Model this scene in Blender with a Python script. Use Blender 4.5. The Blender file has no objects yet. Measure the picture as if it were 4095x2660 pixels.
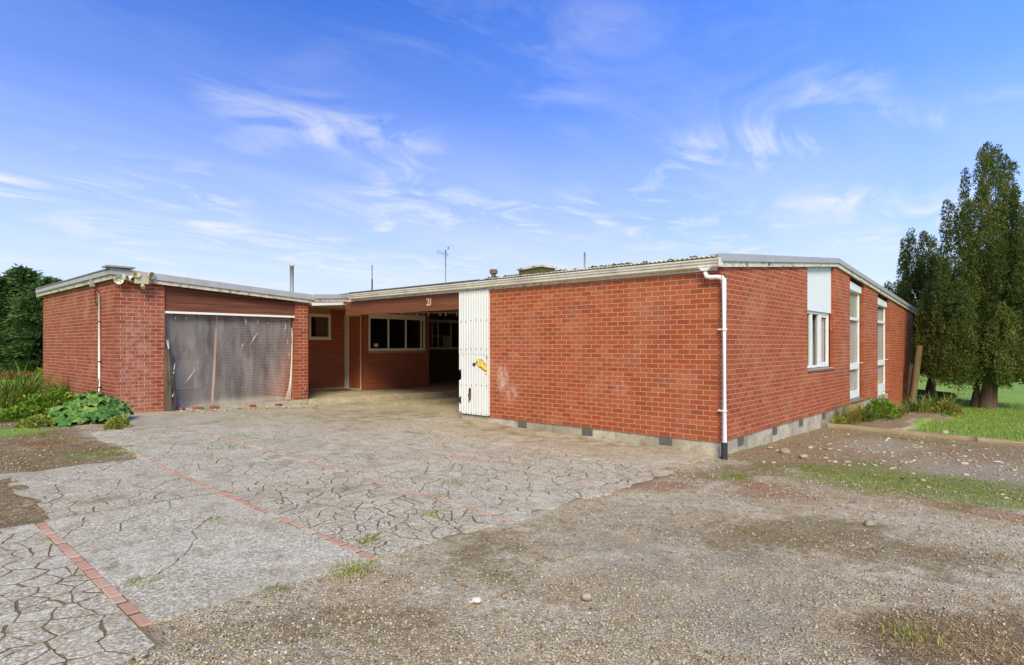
import bpy, math, random
import numpy as np
from mathutils import Vector, Matrix

random.seed(7)
RNG = np.random.default_rng(7)
scene = bpy.context.scene
COL = scene.collection
R = math.radians

# ------------------------------------------------------------------ camera
# world axes: X runs along the side wall of the house, Y along its front wall
F_PX, CX, HY, H = 2423.0, 2047.5, 1379.0, 1.825
AR = math.atan2(4224 - CX, F_PX)
AL = math.pi / 2 - AR
cam_d = bpy.data.cameras.new('camera')
cam = bpy.data.objects.new('camera', cam_d)
COL.objects.link(cam)
cam.location = (0, 0, H)
cam.rotation_euler = (R(90), 0, AR - R(90))
cam_d.sensor_width = 36
cam_d.lens = F_PX / 4095 * 36
cam_d.shift_y = (HY - 1330) / 4095
cam_d.clip_start = 0.05
cam_d.clip_end = 3000
scene.camera = cam

# ------------------------------------------------------------------ light
SUN_EL = R(39)
SUN_AZ = math.atan2(-0.69, -0.72)          # direction towards the sun, seen from above
world = bpy.data.worlds.new('World')
scene.world = world
world.use_nodes = True
wt = world.node_tree
wt.nodes.clear()


def wn(t, **k):
    n = wt.nodes.new(t)
    for a, v in k.items():
        setattr(n, a, v)
    return n


def wmath(op, a, b=None, clamp=False):
    n = wn('ShaderNodeMath', operation=op, use_clamp=clamp)
    for i, v in enumerate((a, b)):
        if v is None:
            continue
        if isinstance(v, (int, float)):
            n.inputs[i].default_value = v
        else:
            wt.links.new(v, n.inputs[i])
    return n.outputs[0]


def wramp(fac, stops):
    n = wn('ShaderNodeValToRGB')
    while len(n.color_ramp.elements) < len(stops):
        n.color_ramp.elements.new(0.5)
    for e, (p, c) in zip(n.color_ramp.elements, stops):
        e.position = p
        e.color = c if len(c) == 4 else (*c, 1)
    wt.links.new(fac, n.inputs[0])
    return n.outputs[0]


sky = wn('ShaderNodeTexSky', sky_type='NISHITA', sun_disc=False)
sky.sun_elevation = SUN_EL
sky.sun_rotation = math.atan2(-math.cos(SUN_AZ), math.sin(SUN_AZ))
sky.altitude = 50
sky.air_density = 1.0
sky.dust_density = 0.6
sky.ozone_density = 2.5
tc = wn('ShaderNodeTexCoord')
sep = wn('ShaderNodeSeparateXYZ')
wt.links.new(tc.outputs['Generated'], sep.inputs[0])
zz = wmath('MAXIMUM', sep.outputs[2], 0.0)
zc = wmath('ADD', zz, 0.06)
px_ = wmath('DIVIDE', sep.outputs[0], zc)
py_ = wmath('DIVIDE', sep.outputs[1], zc)
comb = wn('ShaderNodeCombineXYZ')
wt.links.new(px_, comb.inputs[0])
wt.links.new(py_, comb.inputs[1])


def wnoise(scale, detail, rough, dist, rot, stretch, off):
    m = wn('ShaderNodeMapping')
    m.inputs['Rotation'].default_value = (0, 0, rot)
    m.inputs['Scale'].default_value = stretch
    m.inputs['Location'].default_value = off
    wt.links.new(comb.outputs[0], m.inputs[0])
    n = wn('ShaderNodeTexNoise')
    n.inputs['Scale'].default_value = scale
    n.inputs['Detail'].default_value = detail
    n.inputs['Roughness'].default_value = rough
    n.inputs['Distortion'].default_value = dist
    wt.links.new(m.outputs[0], n.inputs[0])
    return n.outputs[0]


wisp = wnoise(1.9, 10, 0.60, 1.2, R(-48), (0.75, 1.25, 1), (11.1, 4.7, 0))
patch = wnoise(0.95, 3, 0.5, 0.3, R(20), (1, 1, 1), (2.3, 8.2, 0))
veil = wnoise(0.8, 6, 0.6, 0.4, R(40), (0.35, 1.6, 1), (0.4, 7.7, 0))
m_w = wramp(wisp, [(0.46, (0, 0, 0)), (0.66, (1, 1, 1))])
m_p = wramp(patch, [(0.43, (0, 0, 0)), (0.60, (1, 1, 1))])
m_v = wramp(veil, [(0.40, (0, 0, 0)), (0.80, (1, 1, 1))])
midsky = wramp(zz, [(0.0, (0.3, 0.3, 0.3)), (0.10, (0.7, 0.7, 0.7)), (0.20, (1, 1, 1)), (0.31, (0.85, 0.85, 0.85)), (0.39, (0.25, 0.25, 0.25)), (0.60, (0.12, 0.12, 0.12)), (1.0, (0.12, 0.12, 0.12))])
cloud = wmath('MULTIPLY', wmath('MULTIPLY', m_w, m_p), midsky)
cloud = wmath('MULTIPLY', cloud, 0.92)
low = wramp(zz, [(0.0, (1, 1, 1)), (0.10, (0.80, 0.80, 0.80)), (0.20, (0.50, 0.50, 0.50)), (0.36, (0.16, 0.16, 0.16)), (0.52, (0.02, 0.02, 0.02)), (1.0, (0, 0, 0))])
veil2 = wmath('MULTIPLY', m_v, wmath('ADD', wmath('MULTIPLY', low, 0.5), 0.04))
cov = wmath('SUBTRACT', 1.0, wmath('MULTIPLY', wmath('SUBTRACT', 1.0, cloud), wmath('SUBTRACT', 1.0, veil2)), True)
haze_m = wmath('MULTIPLY', low, 0.92)
skymul = wn('ShaderNodeMix', data_type='RGBA', blend_type='MULTIPLY')
skymul.inputs[0].default_value = 1.0
wt.links.new(sky.outputs[0], skymul.inputs[6])
skymul.inputs[7].default_value = (0.16, 0.62, 1.55, 1)
mh = wn('ShaderNodeMix', data_type='RGBA')
wt.links.new(haze_m, mh.inputs[0])
wt.links.new(skymul.outputs[2], mh.inputs[6])
mh.inputs[7].default_value = (5.6, 6.1, 6.6, 1)
mx = wn('ShaderNodeMix', data_type='RGBA')
wt.links.new(cov, mx.inputs[0])
wt.links.new(mh.outputs[2], mx.inputs[6])
mx.inputs[7].default_value = (5.6, 5.8, 6.3, 1)
bg = wn('ShaderNodeBackground')
bg.inputs[1].default_value = 0.058
wt.links.new(mx.outputs[2], bg.inputs[0])
wout = wn('ShaderNodeOutputWorld')
wt.links.new(bg.outputs[0], wout.inputs[0])

sun_d = bpy.data.lights.new('sun', 'SUN')
sun_d.energy = 1.5
sun_d.angle = R(24)
sun_d.color = (1.0, 0.90, 0.70)
sun = bpy.data.objects.new('sun', sun_d)
COL.objects.link(sun)
sd = Vector((math.cos(SUN_AZ) * math.cos(SUN_EL), math.sin(SUN_AZ) * math.cos(SUN_EL), math.sin(SUN_EL)))
sun.rotation_euler = sd.to_track_quat('Z', 'Y').to_euler()
sun.location = sd * 60

scene.view_settings.view_transform = 'Standard'
scene.view_settings.look = 'None'
scene.view_settings.exposure = 1.45
scene.view_settings.gamma = 1.0
scene.view_settings.use_curve_mapping = False
scene.render.engine = 'CYCLES'
scene.cycles.max_bounces = 8
scene.cycles.diffuse_bounces = 6
scene.cycles.transparent_max_bounces = 12
scene.cycles.use_denoising = True

# ------------------------------------------------------------------ measuring helpers


def ray(x, y):
    u = (x - CX) / F_PX
    return (math.cos(AR) + u * math.sin(AR), math.cos(AL) - u * math.sin(AL), (HY - y) / F_PX)


def on_x(x, y, X):
    r = ray(x, y)
    t = X / r[0]
    return Vector((X, r[1] * t, H + r[2] * t))


def on_y(x, y, Y):
    r = ray(x, y)
    t = Y / r[1]
    return Vector((r[0] * t, Y, H + r[2] * t))


def at(x, y, t):
    r = ray(x, y)
    return Vector((r[0] * t, r[1] * t, H + r[2] * t))


def depth(X, Y):
    return X * math.cos(AR) + Y * math.cos(AL)


def sst(a, b, x):
    t = np.clip((x - a) / (b - a), 0, 1)
    return t * t * (3 - 2 * t)


def ground_z(X, Y):
    """lie of the land: falls towards +X, rises towards +Y, flattens out far away"""
    X = np.asarray(X, float)
    Y = np.asarray(Y, float)
    Xc = np.clip(X, -8, 24) + 0.25 * (np.clip(X, 24, 60) - 24)
    Yl = np.clip(Y, -8, 17)
    Yr = np.clip(Y, -8, 10.5)
    w = sst(3.3, 5.6, X)
    return 0.07 - 0.02 * Xc + 0.02 * (Yl * (1 - w) + Yr * w)


def on_g(x, y):
    """source pixel of a thing standing on the ground -> its place on the ground"""
    r = ray(x, y)
    t = 5.0
    for _ in range(40):
        z = float(ground_z(r[0] * t, r[1] * t))
        t = 0.5 * t + 0.5 * (z - H) / r[2]
    return Vector((r[0] * t, r[1] * t, float(ground_z(r[0] * t, r[1] * t))))


PD = 4095 / 2380


def gd(x, y):
    return on_g(x * PD, y * PD)


# value noise in numpy
def _hash(ix, iy, seed):
    n = (ix * 374761393 + iy * 668265263 + seed * 1274126177) & 0xFFFFFFFF
    n = ((n ^ (n >> 13)) * 1274126177) & 0xFFFFFFFF
    return ((n ^ (n >> 16)) & 0xFFFF) / 65535.0


def vnoise(x, y, seed=0):
    x = np.asarray(x, float)
    y = np.asarray(y, float)
    ix = np.floor(x).astype(np.int64)
    iy = np.floor(y).astype(np.int64)
    fx = x - ix
    fy = y - iy
    fx = fx * fx * (3 - 2 * fx)
    fy = fy * fy * (3 - 2 * fy)
    a = _hash(ix, iy, seed)
    b = _hash(ix + 1, iy, seed)
    c = _hash(ix, iy + 1, seed)
    d = _hash(ix + 1, iy + 1, seed)
    return (a * (1 - fx) + b * fx) * (1 - fy) + (c * (1 - fx) + d * fx) * fy


def fbm(x, y, seed=0, oct=4):
    s = 0
    a = 0.5
    t = 0
    for k in range(oct):
        s = s + a * vnoise(np.asarray(x) * 2 ** k, np.asarray(y) * 2 ** k, seed + k * 17)
        t += a
        a *= 0.5
    return s / t


# ------------------------------------------------------------------ mesh helpers
class MB:
    def __init__(self):
        self.v = []
        self.f = []

    def box(self, x0, y0, z0, x1, y1, z1):
        b = len(self.v)
        self.v += [(x0, y0, z0), (x1, y0, z0), (x1, y1, z0), (x0, y1, z0), (x0, y0, z1), (x1, y0, z1), (x1, y1, z1), (x0, y1, z1)]
        self.f += [tuple(b + i for i in q) for q in ((0, 3, 2, 1), (4, 5, 6, 7), (0, 1, 5, 4), (1, 2, 6, 5), (2, 3, 7, 6), (3, 0, 4, 7))]
        return self

    def prism(self, pts, d):
        """closed outline extruded by vector d"""
        b = len(self.v)
        n = len(pts)
        d = Vector(d)
        self.v += [tuple(p) for p in pts] + [tuple(Vector(p) + d) for p in pts]
        self.f.append(tuple(b + i for i in reversed(range(n))))
        self.f.append(tuple(b + n + i for i in range(n)))
        for i in range(n):
            j = (i + 1) % n
            self.f.append((b + i, b + j, b + n + j, b + n + i))
        return self

    def tube(self, path, r, n=8, cap=True):
        path = [Vector(p) for p in path]
        rr = r if isinstance(r, (list, tuple)) else [r] * len(path)
        b = len(self.v)
        up = Vector((0, 0, 1))
        for i, p in enumerate(path):
            a = path[max(i - 1, 0)]
            c = path[min(i + 1, len(path) - 1)]
            t = (c - a).normalized()
            s = t.cross(up)
            if s.length < 1e-3:
                s = t.cross(Vector((1, 0, 0)))
            s.normalize()
            q = t.cross(s).normalized()
            for k in range(n):
                ang = 2 * math.pi * k / n
                self.v.append(tuple(p + rr[i] * (math.cos(ang) * s + math.sin(ang) * q)))
        for i in range(len(path) - 1):
            for k in range(n):
                l = (k + 1) % n
                self.f.append((b + i * n + k, b + i * n + l, b + (i + 1) * n + l, b + (i + 1) * n + k))
        if cap:
            self.f.append(tuple(b + k for k in range(n)))
            e = b + (len(path) - 1) * n
            self.f.append(tuple(e + k for k in reversed(range(n))))
        return self

    def quad(self, *p):
        b = len(self.v)
        self.v += [tuple(q) for q in p]
        self.f.append(tuple(range(b, b + len(p))))
        return self

    def build(self, name, m, parent=None, smooth=False):
        return mesh_obj(name, self.v, self.f, m, parent, smooth)


def mesh_obj(name, v, f, m, parent=None, smooth=False):
    me = bpy.data.meshes.new(name)
    me.from_pydata([tuple(p) for p in v], [], f)
    me.update()
    me.polygons.foreach_set('use_smooth', [bool(smooth)] * len(me.polygons))
    if m:
        me.materials.append(m)
    return link(name, me, parent)


def link(name, me, parent=None):
    o = bpy.data.objects.new(name, me)
    COL.objects.link(o)
    if parent is not None:
        o.parent = parent
        o.matrix_parent_inverse = Matrix.Translation(-world_loc(parent))
    return o


def world_loc(o):
    l = Vector(o.location)
    if o.parent is not None:
        l = l + o.matrix_parent_inverse.translation + world_loc(o.parent)
    return l


def tag(o, label=None, cat=None, group=None, kind=None):
    if label:
        o['label'] = label
    if cat:
        o['category'] = cat
    if group:
        o['group'] = group
    if kind:
        o['kind'] = kind
    return o


def thing(name, loc, label, cat, group=None):
    e = bpy.data.objects.new(name, None)
    e.empty_display_size = 0.2
    COL.objects.link(e)
    e.location = loc
    return tag(e, label, cat, group)


def np_mesh(name, V, F, m, parent=None, attrs=None, smooth=False):
    """V (n,3), F (m,k) arrays; attrs {name: per-vertex float}"""
    me = bpy.data.meshes.new(name)
    k = F.shape[1]
    me.vertices.add(len(V))
    me.vertices.foreach_set('co', np.ascontiguousarray(V, np.float32).ravel())
    me.loops.add(F.size)
    me.loops.foreach_set('vertex_index', np.ascontiguousarray(F, np.int32).ravel())
    me.polygons.add(len(F))
    me.polygons.foreach_set('loop_start', np.arange(0, F.size, k, dtype=np.int32))
    me.polygons.foreach_set('loop_total', np.full(len(F), k, np.int32))
    me.update(calc_edges=True)
    me.polygons.foreach_set('use_smooth', np.full(len(F), bool(smooth)))
    for an, av in (attrs or {}).items():
        at_ = me.attributes.new(an, 'FLOAT', 'POINT')
        at_.data.foreach_set('value', np.ascontiguousarray(av, np.float32))
    if m:
        me.materials.append(m)
    return link(name, me, parent)


# ------------------------------------------------------------------ material helpers
class NT:
    def __init__(self, name):
        self.m = bpy.data.materials.new(name)
        self.m.use_nodes = True
        self.t = self.m.node_tree
        self.t.nodes.clear()
        self.out = self.t.nodes.new('ShaderNodeOutputMaterial')

    def n(self, t, **k):
        n = self.t.nodes.new(t)
        for a, v in k.items():
            setattr(n, a, v)
        return n

    def set(self, sock, v):
        if isinstance(v, bpy.types.NodeSocket):
            self.t.links.new(v, sock)
        elif isinstance(v, (tuple, list)) and len(v) == 3 and sock.type == 'RGBA':
            sock.default_value = (*v, 1)
        else:
            sock.default_value = v

    @property
    def pos(self):
        if not hasattr(self, '_pos'):
            self._pos = self.n('ShaderNodeNewGeometry').outputs['Position']
        return self._pos

    @property
    def obj(self):
        if not hasattr(self, '_obj'):
            self._obj = self.n('ShaderNodeTexCoord').outputs['Object']
        return self._obj

    def map(self, vec, scale=(1, 1, 1), loc=(0, 0, 0), rot=(0, 0, 0)):
        m = self.n('ShaderNodeMapping')
        self.set(m.inputs[0], vec)
        m.inputs['Scale'].default_value = scale
        m.inputs['Location'].default_value = loc
        m.inputs['Rotation'].default_value = rot
        return m.outputs[0]

    def noise(self, scale, detail=4, rough=0.55, vec=None, dist=0.0, color=False):
        n = self.n('ShaderNodeTexNoise')
        self.set(n.inputs['Vector'], vec if vec is not None else self.pos)
        n.inputs['Scale'].default_value = scale
        n.inputs['Detail'].default_value = detail
        n.inputs['Roughness'].default_value = rough
        n.inputs['Distortion'].default_value = dist
        return n.outputs[1 if color else 0]

    def voro(self, scale, vec=None, feature='F1', out='Distance', rnd=1.0):
        n = self.n('ShaderNodeTexVoronoi', feature=feature)
        self.set(n.inputs['Vector'], vec if vec is not None else self.pos)
        n.inputs['Scale'].default_value = scale
        n.inputs['Randomness'].default_value = rnd
        return n.outputs[out]

    def ramp(self, fac, stops, interp='LINEAR'):
        n = self.n('ShaderNodeValToRGB')
        n.color_ramp.interpolation = interp
        while len(n.color_ramp.elements) < len(stops):
            n.color_ramp.elements.new(0.5)
        for e, (p, c) in zip(n.color_ramp.elements, stops):
            e.position = p
            if isinstance(c, (int, float)):
                c = (c, c, c)
            e.color = (*c[:3], 1)
        self.set(n.inputs[0], fac)
        return n.outputs[0]

    def mix(self, fac, a, b, blend='MIX'):
        n = self.n('ShaderNodeMix', data_type='RGBA', blend_type=blend)
        self.set(n.inputs[0], fac)
        self.set(n.inputs[6], a)
        self.set(n.inputs[7], b)
        return n.outputs[2]

    def math(self, op, a, b=None, clamp=False):
        n = self.n('ShaderNodeMath', operation=op, use_clamp=clamp)
        self.set(n.inputs[0], a)
        if b is not None:
            self.set(n.inputs[1], b)
        return n.outputs[0]

    def attr(self, name):
        n = self.n('ShaderNodeAttribute')
        n.attribute_name = name
        return n.outputs['Fac']

    def rnd(self):
        """random number per piece: attribute on joined pieces, object colour on single ones"""
        oi = self.n('ShaderNodeObjectInfo')
        s = self.n('ShaderNodeSeparateColor')
        self.t.links.new(oi.outputs['Color'], s.inputs[0])
        return self.math('ADD', self.attr('rnd'), s.outputs[0])

    def sep(self, v):
        s = self.n('ShaderNodeSeparateXYZ')
        self.set(s.inputs[0], v)
        return s.outputs

    def bump(self, h, strength=0.4, dist=0.01, normal=None):
        b = self.n('ShaderNodeBump')
        b.inputs['Strength'].default_value = strength
        b.inputs['Distance'].default_value = dist
        self.set(b.inputs['Height'], h)
        if normal is not None:
            self.set(b.inputs['Normal'], normal)
        return b.outputs[0]

    def blob(self, c, s):
        """1 at point c falling to 0 at distance s=(sx,sy,sz)"""
        v = self.n('ShaderNodeVectorMath', operation='SUBTRACT')
        self.set(v.inputs[0], self.pos)
        v.inputs[1].default_value = c
        d = self.n('ShaderNodeVectorMath', operation='DIVIDE')
        self.set(d.inputs[0], v.outputs[0])
        d.inputs[1].default_value = s
        l = self.n('ShaderNodeVectorMath', operation='LENGTH')
        self.set(l.inputs[0], d.outputs[0])
        return self.math('SUBTRACT', 1.0, l.outputs['Value'], True)

    def done(self, base, rough=0.8, normal=None, spec=0.3, metallic=0.0, extra=None):
        p = self.n('ShaderNodeBsdfPrincipled')
        self.set(p.inputs['Base Color'], base)
        self.set(p.inputs['Roughness'], rough)
        p.inputs['Specular IOR Level'].default_value = spec
        p.inputs['Metallic'].default_value = metallic
        if normal is not None:
            self.set(p.inputs['Normal'], normal)
        for k, v in (extra or {}).items():
            self.set(p.inputs[k], v)
        self.t.links.new(p.outputs[0], self.out.inputs[0])
        self.bsdf = p
        return self.m


def lin(r, g, b):
    f = lambda c: (c / 255 / 12.92) if c / 255 <= 0.04045 else ((c / 255 + 0.055) / 1.055) ** 2.4
    return (min(1.0, f(r) * 1.02), f(g), f(b) * 0.84)


def mat_brick(name, tones, marks=(), eff=0.5, soot=0.35, grain=(120, 52, 40), sootc=(95, 55, 48)):
    t = NT(name)
    r = t.rnd()
    base = t.ramp(r, [(i / (len(tones) - 1), c) for i, c in enumerate(tones)])
    g = t.noise(38, 5, 0.65)
    base = t.mix(t.ramp(g, [(0.35, 0.0), (0.75, 0.35)]), base, lin(*grain))
    g2 = t.noise(140, 2, 0.5)
    base = t.mix(t.ramp(g2, [(0.6, 0.0), (0.75, 0.3)]), base, lin(205, 140, 110))
    big = t.noise(1.1, 5, 0.6, dist=0.5)
    base = t.mix(t.ramp(big, [(0.52, 0.0), (0.78, eff)]), base, lin(205, 163, 140))
    big2 = t.noise(0.9, 4, 0.6, vec=t.map(t.pos, loc=(7, 3, 1)))
    base = t.mix(t.ramp(big2, [(0.5, 0.0), (0.8, soot)]), base, lin(*sootc))
    for c, s, a, col in marks:
        b = t.blob(c, s)
        nz = t.noise(9, 5, 0.7, vec=t.map(t.pos, scale=(1, 1, 0.55)))
        b = t.math('MULTIPLY', t.ramp(b, [(0.0, 0.0), (0.55, 1.0)]), t.ramp(nz, [(0.40, 0.0), (0.58, 1.0)]))
        base = t.mix(t.math('MULTIPLY', b, a), base, col)
    # specks of paint and droppings
    sp = t.voro(2.6, vec=t.map(t.pos, scale=(1, 1, 0.5)))
    base = t.mix(t.ramp(sp, [(0.020, 0.75), (0.045, 0.0)]), base, lin(225, 205, 190))
    nrm = t.bump(t.math('ADD', g, t.math('MULTIPLY', g2, 0.4)), 0.5, 0.004)
    return t.done(base, 0.88, nrm, 0.2)


def mat_mortar(name, col, dark):
    t = NT(name)
    n = t.noise(3, 5, 0.6)
    f = t.noise(90, 3, 0.6)
    b = t.mix(t.ramp(n, [(0.35, 0.0), (0.7, 0.6)]), col, dark)
    b = t.mix(t.ramp(f, [(0.4, 0.0), (0.7, 0.35)]), b, dark)
    return t.done(b, 0.95, t.bump(f, 0.4, 0.004), 0.1)


def mat_concrete(name, light, dark, moss=0.0, grain=60):
    t = NT(name)
    a = t.noise(1.3, 6, 0.62, dist=0.4)
    b = t.noise(7, 5, 0.65)
    c = t.noise(grain, 3, 0.6)
    base = t.mix(t.ramp(a, [(0.33, 0.0), (0.68, 1.0)]), light, dark)
    base = t.mix(t.ramp(b, [(0.5, 0.0), (0.72, 0.55)]), base, tuple(q * 0.5 for q in dark))
    base = t.mix(t.ramp(c, [(0.42, 0.0), (0.62, 0.4)]), base, tuple(q * 0.55 for q in dark))
    if moss:
        g = t.noise(2.6, 6, 0.7, vec=t.map(t.pos, loc=(3, 9, 2)))
        base = t.mix(t.ramp(g, [(0.55, 0.0), (0.68, moss)]), base, lin(96, 96, 52))
    nrm = t.bump(t.math('ADD', t.math('MULTIPLY', b, 1.5), c), 0.6, 0.006)
    return t.done(base, 0.92, nrm, 0.15)


def mat_wood(name, c0, c1, axis='x', rough=0.75, streak=0.5, worn=None, rs=0.35):
    t = NT(name)
    sc = {'x': (0.6, 9, 22), 'y': (9, 0.6, 22), 'z': (14, 14, 0.5)}[axis]
    v = t.map(t.pos, scale=sc)
    a = t.noise(2.2, 6, 0.62, vec=v, dist=0.6)
    b = t.noise(1.6, 4, 0.6)
    r = t.rnd()
    base = t.mix(t.ramp(a, [(0.33, 0.0), (0.68, 1.0)]), c0, c1)
    base = t.mix(t.ramp(b, [(0.4, 0.0), (0.75, streak)]), base, tuple(q * 0.5 for q in c0))
    base = t.mix(t.math('MULTIPLY', r, rs), base, tuple(q * 1.7 for q in c1))
    if worn:
        w = t.noise(5, 6, 0.7, vec=t.map(t.pos, scale=tuple(q * 0.25 for q in sc)))
        base = t.mix(t.ramp(w, [(0.52, 0.0), (0.68, 0.8)]), base, worn)
    return t.done(base, rough, t.bump(a, 0.4, 0.004), 0.25)


def mat_paint(name, col, dirt, amt=0.5, rough=0.55, lichen=None, sc=3.0):
    t = NT(name)
    a = t.noise(sc, 6, 0.65, dist=0.4)
    v = t.noise(12, 4, 0.6, vec=t.map(t.pos, scale=(1.6, 1.6, 0.25)))
    b = t.mix(t.ramp(a, [(0.45, 0.0), (0.78, amt)]), col, dirt)
    b = t.mix(t.ramp(v, [(0.52, 0.0), (0.75, amt * 0.6)]), b, dirt)
    if lichen:
        l = t.noise(9, 6, 0.72)
        l2 = t.noise(2.2, 3, 0.5, vec=t.map(t.pos, loc=(4, 4, 4)))
        k = t.math('MULTIPLY', t.ramp(l, [(0.50, 0.0), (0.60, 1.0)]), t.ramp(l2, [(0.38, 0.15), (0.6, 1.0)]))
        b = t.mix(k, b, lichen)
    return t.done(b, rough, t.bump(a, 0.15, 0.003), 0.35)


def mat_leaf(name, cols, trans=0.35, rough=0.6):
    """leaves: colour by the per-leaf number 'rnd'"""
    t = NT(name)
    base = t.ramp(t.attr('rnd'), [(i / (len(cols) - 1), c) for i, c in enumerate(cols)])
    p = t.n('ShaderNodeBsdfPrincipled')
    t.set(p.inputs['Base Color'], base)
    p.inputs['Roughness'].default_value = rough
    p.inputs['Specular IOR Level'].default_value = 0.25
    tr = t.n('ShaderNodeBsdfTranslucent')
    t.set(tr.inputs[0], base)
    mx_ = t.n('ShaderNodeMixShader')
    mx_.inputs[0].default_value = trans
    t.t.links.new(p.outputs[0], mx_.inputs[1])
    t.t.links.new(tr.outputs[0], mx_.inputs[2])
    t.t.links.new(mx_.outputs[0], t.out.inputs[0])
    return t.m


def mat_glass(name, tint=(0.75, 0.8, 0.8), refl=0.16):
    t = NT(name)
    tr = t.n('ShaderNodeBsdfTransparent')
    t.set(tr.inputs[0], tint)
    gl = t.n('ShaderNodeBsdfGlossy')
    gl.inputs['Roughness'].default_value = 0.03
    lw = t.n('ShaderNodeLayerWeight')
    lw.inputs[0].default_value = 0.5
    fr = t.math('ADD', t.math('MULTIPLY', t.math('POWER', lw.outputs['Facing'], 3.0), refl * 2.0), refl * 0.5, True)
    mx_ = t.n('ShaderNodeMixShader')
    t.set(mx_.inputs[0], fr)
    t.t.links.new(tr.outputs[0], mx_.inputs[1])
    t.t.links.new(gl.outputs[0], mx_.inputs[2])
    t.t.links.new(mx_.outputs[0], t.out.inputs[0])
    return t.m

# ------------------------------------------------------------------ materials
BR_HOUSE = [lin(174, 90, 60), lin(168, 83, 54), lin(180, 97, 64), lin(162, 81, 56), lin(186, 107, 75), lin(172, 87, 57), lin(150, 79, 58), lin(177, 93, 61)]
BR_GAR = [lin(160, 84, 64), lin(152, 74, 58), lin(168, 94, 72), lin(142, 72, 60), lin(158, 78, 58), lin(174, 104, 84), lin(152, 74, 54)]
mk = []
p = on_x(2010, 1510, 9.79)
mk.append(((9.79, p.y, p.z), (0.3, 0.20, 0.36), 0.75, lin(226, 200, 195)))
p = on_x(2045, 1575, 9.79)
mk.append(((9.79, p.y, p.z), (0.3, 0.26, 0.24), 0.6, lin(215, 170, 165)))
p = on_x(2480, 1545, 9.79)
mk.append(((9.79, p.y, p.z), (0.3, 0.28, 0.22), 0.5, lin(206, 140, 130)))
M_BRH = mat_brick('house_brick', BR_HOUSE, marks=mk, eff=0.30, soot=0.20)
M_BRG = mat_brick('garage_brick', BR_GAR, marks=[((4.5, 15.5, 1.4), (0.5, 0.4, 1.9), 0.3, lin(206, 172, 166))], eff=0.34, soot=0.3)
M_MOH = mat_mortar('house_mortar', lin(207, 161, 131), lin(182, 141, 114))
M_MOG = mat_mortar('garage_mortar', lin(206, 168, 142), lin(180, 146, 122))
M_PAVE = mat_brick('paver_brick', [lin(204, 160, 140), lin(196, 148, 128), lin(198, 168, 148), lin(208, 172, 152), lin(204, 192, 168)], eff=0.8, soot=0.12, grain=(176, 118, 100), sootc=(150, 126, 108))
M_FOUND = mat_concrete('foundation_concrete', lin(216, 208, 196), lin(156, 146, 130), moss=0.7)
M_STEP = mat_concrete('step_concrete', lin(206, 196, 176), lin(172, 162, 142), moss=0.35)
M_FLOOR = mat_concrete('garage_floor_concrete', lin(206, 200, 190), lin(170, 162, 152))
M_BOARD = mat_wood('stained_weatherboard', lin(184, 110, 86), lin(142, 80, 62), 'x', 0.55)
M_LIP = mat_wood('worn_board_lip', lin(206, 160, 140), lin(170, 120, 100), 'x', 0.8)
M_CEIL = mat_wood('tan_ceiling_lining', lin(222, 204, 182), lin(196, 176, 154), 'x', 0.85)
M_BOARDY = mat_wood('stained_beam', lin(140, 84, 58), lin(92, 54, 38), 'y', 0.7, worn=lin(140, 96, 64))
M_LINTEL = mat_wood('stained_lintel_board', lin(132, 78, 58), lin(82, 46, 36), 'x', 0.75, worn=lin(140, 100, 76))
M_DOOR = mat_wood('varnished_door', lin(200, 124, 84), lin(160, 92, 62), 'z', 0.45)
M_SOFFIT = mat_wood('dark_soffit', lin(128, 98, 82), lin(98, 74, 62), 'x', 0.8)
M_OLDWOOD = mat_wood('weathered_timber', lin(128, 118, 106), lin(70, 62, 56), 'z', 0.9, worn=lin(52, 44, 40))
M_POST = mat_wood('old_post_timber', lin(140, 126, 96), lin(92, 80, 62), 'z', 0.9)
M_POLE = mat_wood('pale_pole', lin(186, 152, 124), lin(150, 116, 92), 'z', 0.8)
M_EDGE = mat_wood('edging_timber', lin(190, 176, 150), lin(130, 116, 94), 'y', 0.9, worn=lin(110, 104, 70))
M_WHITE = mat_paint('white_paint', lin(236, 240, 250), lin(196, 196, 196), 0.35)
M_DOORF = mat_paint('white_door_frame', lin(255, 252, 240), lin(230, 220, 200), 0.3)
M_CREAM = mat_paint('cream_frame_paint', lin(246, 244, 244), lin(214, 208, 200), 0.35)
M_PANELW = mat_paint('pale_blue_white_sheet', lin(234, 240, 248), lin(212, 220, 226), 0.3)
M_IRONW = mat_paint('white_corrugated_paint', lin(228, 232, 240), lin(196, 198, 200), 0.35, sc=1.5)
M_GUT = mat_paint('white_gutter_paint', lin(234, 230, 226), lin(160, 148, 128), 0.6, lichen=None, sc=2.2)
M_PVC = mat_paint('white_plastic_pipe', lin(242, 244, 252), lin(212, 212, 212), 0.3, rough=0.35)
M_FLASH = mat_paint('grey_metal_flashing', lin(178, 178, 186), lin(140, 138, 142), 0.5, rough=0.5)
M_FASC = mat_paint('lichened_fascia', lin(214, 206, 190), lin(140, 128, 110), 0.8, lichen=lin(96, 90, 60), sc=4)
M_FASCW = mat_paint('peeling_white_fascia', lin(226, 220, 210), lin(170, 158, 146), 0.6, lichen=lin(112, 98, 88), sc=4)
M_ROOFD = mat_paint('dark_roofing', lin(96, 94, 92), lin(56, 54, 52), 0.7, lichen=lin(84, 88, 54))
M_ROOFL = mat_paint('lichened_roofing', lin(214, 210, 200), lin(150, 144, 134), 0.6, lichen=lin(66, 62, 46), sc=5)
M_BLACK = mat_paint('black_plastic', lin(52, 52, 54), lin(84, 82, 78), 0.5, rough=0.6)
M_CABLE = mat_paint('dark_cable', lin(56, 40, 36), lin(70, 60, 54), 0.4)
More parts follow.
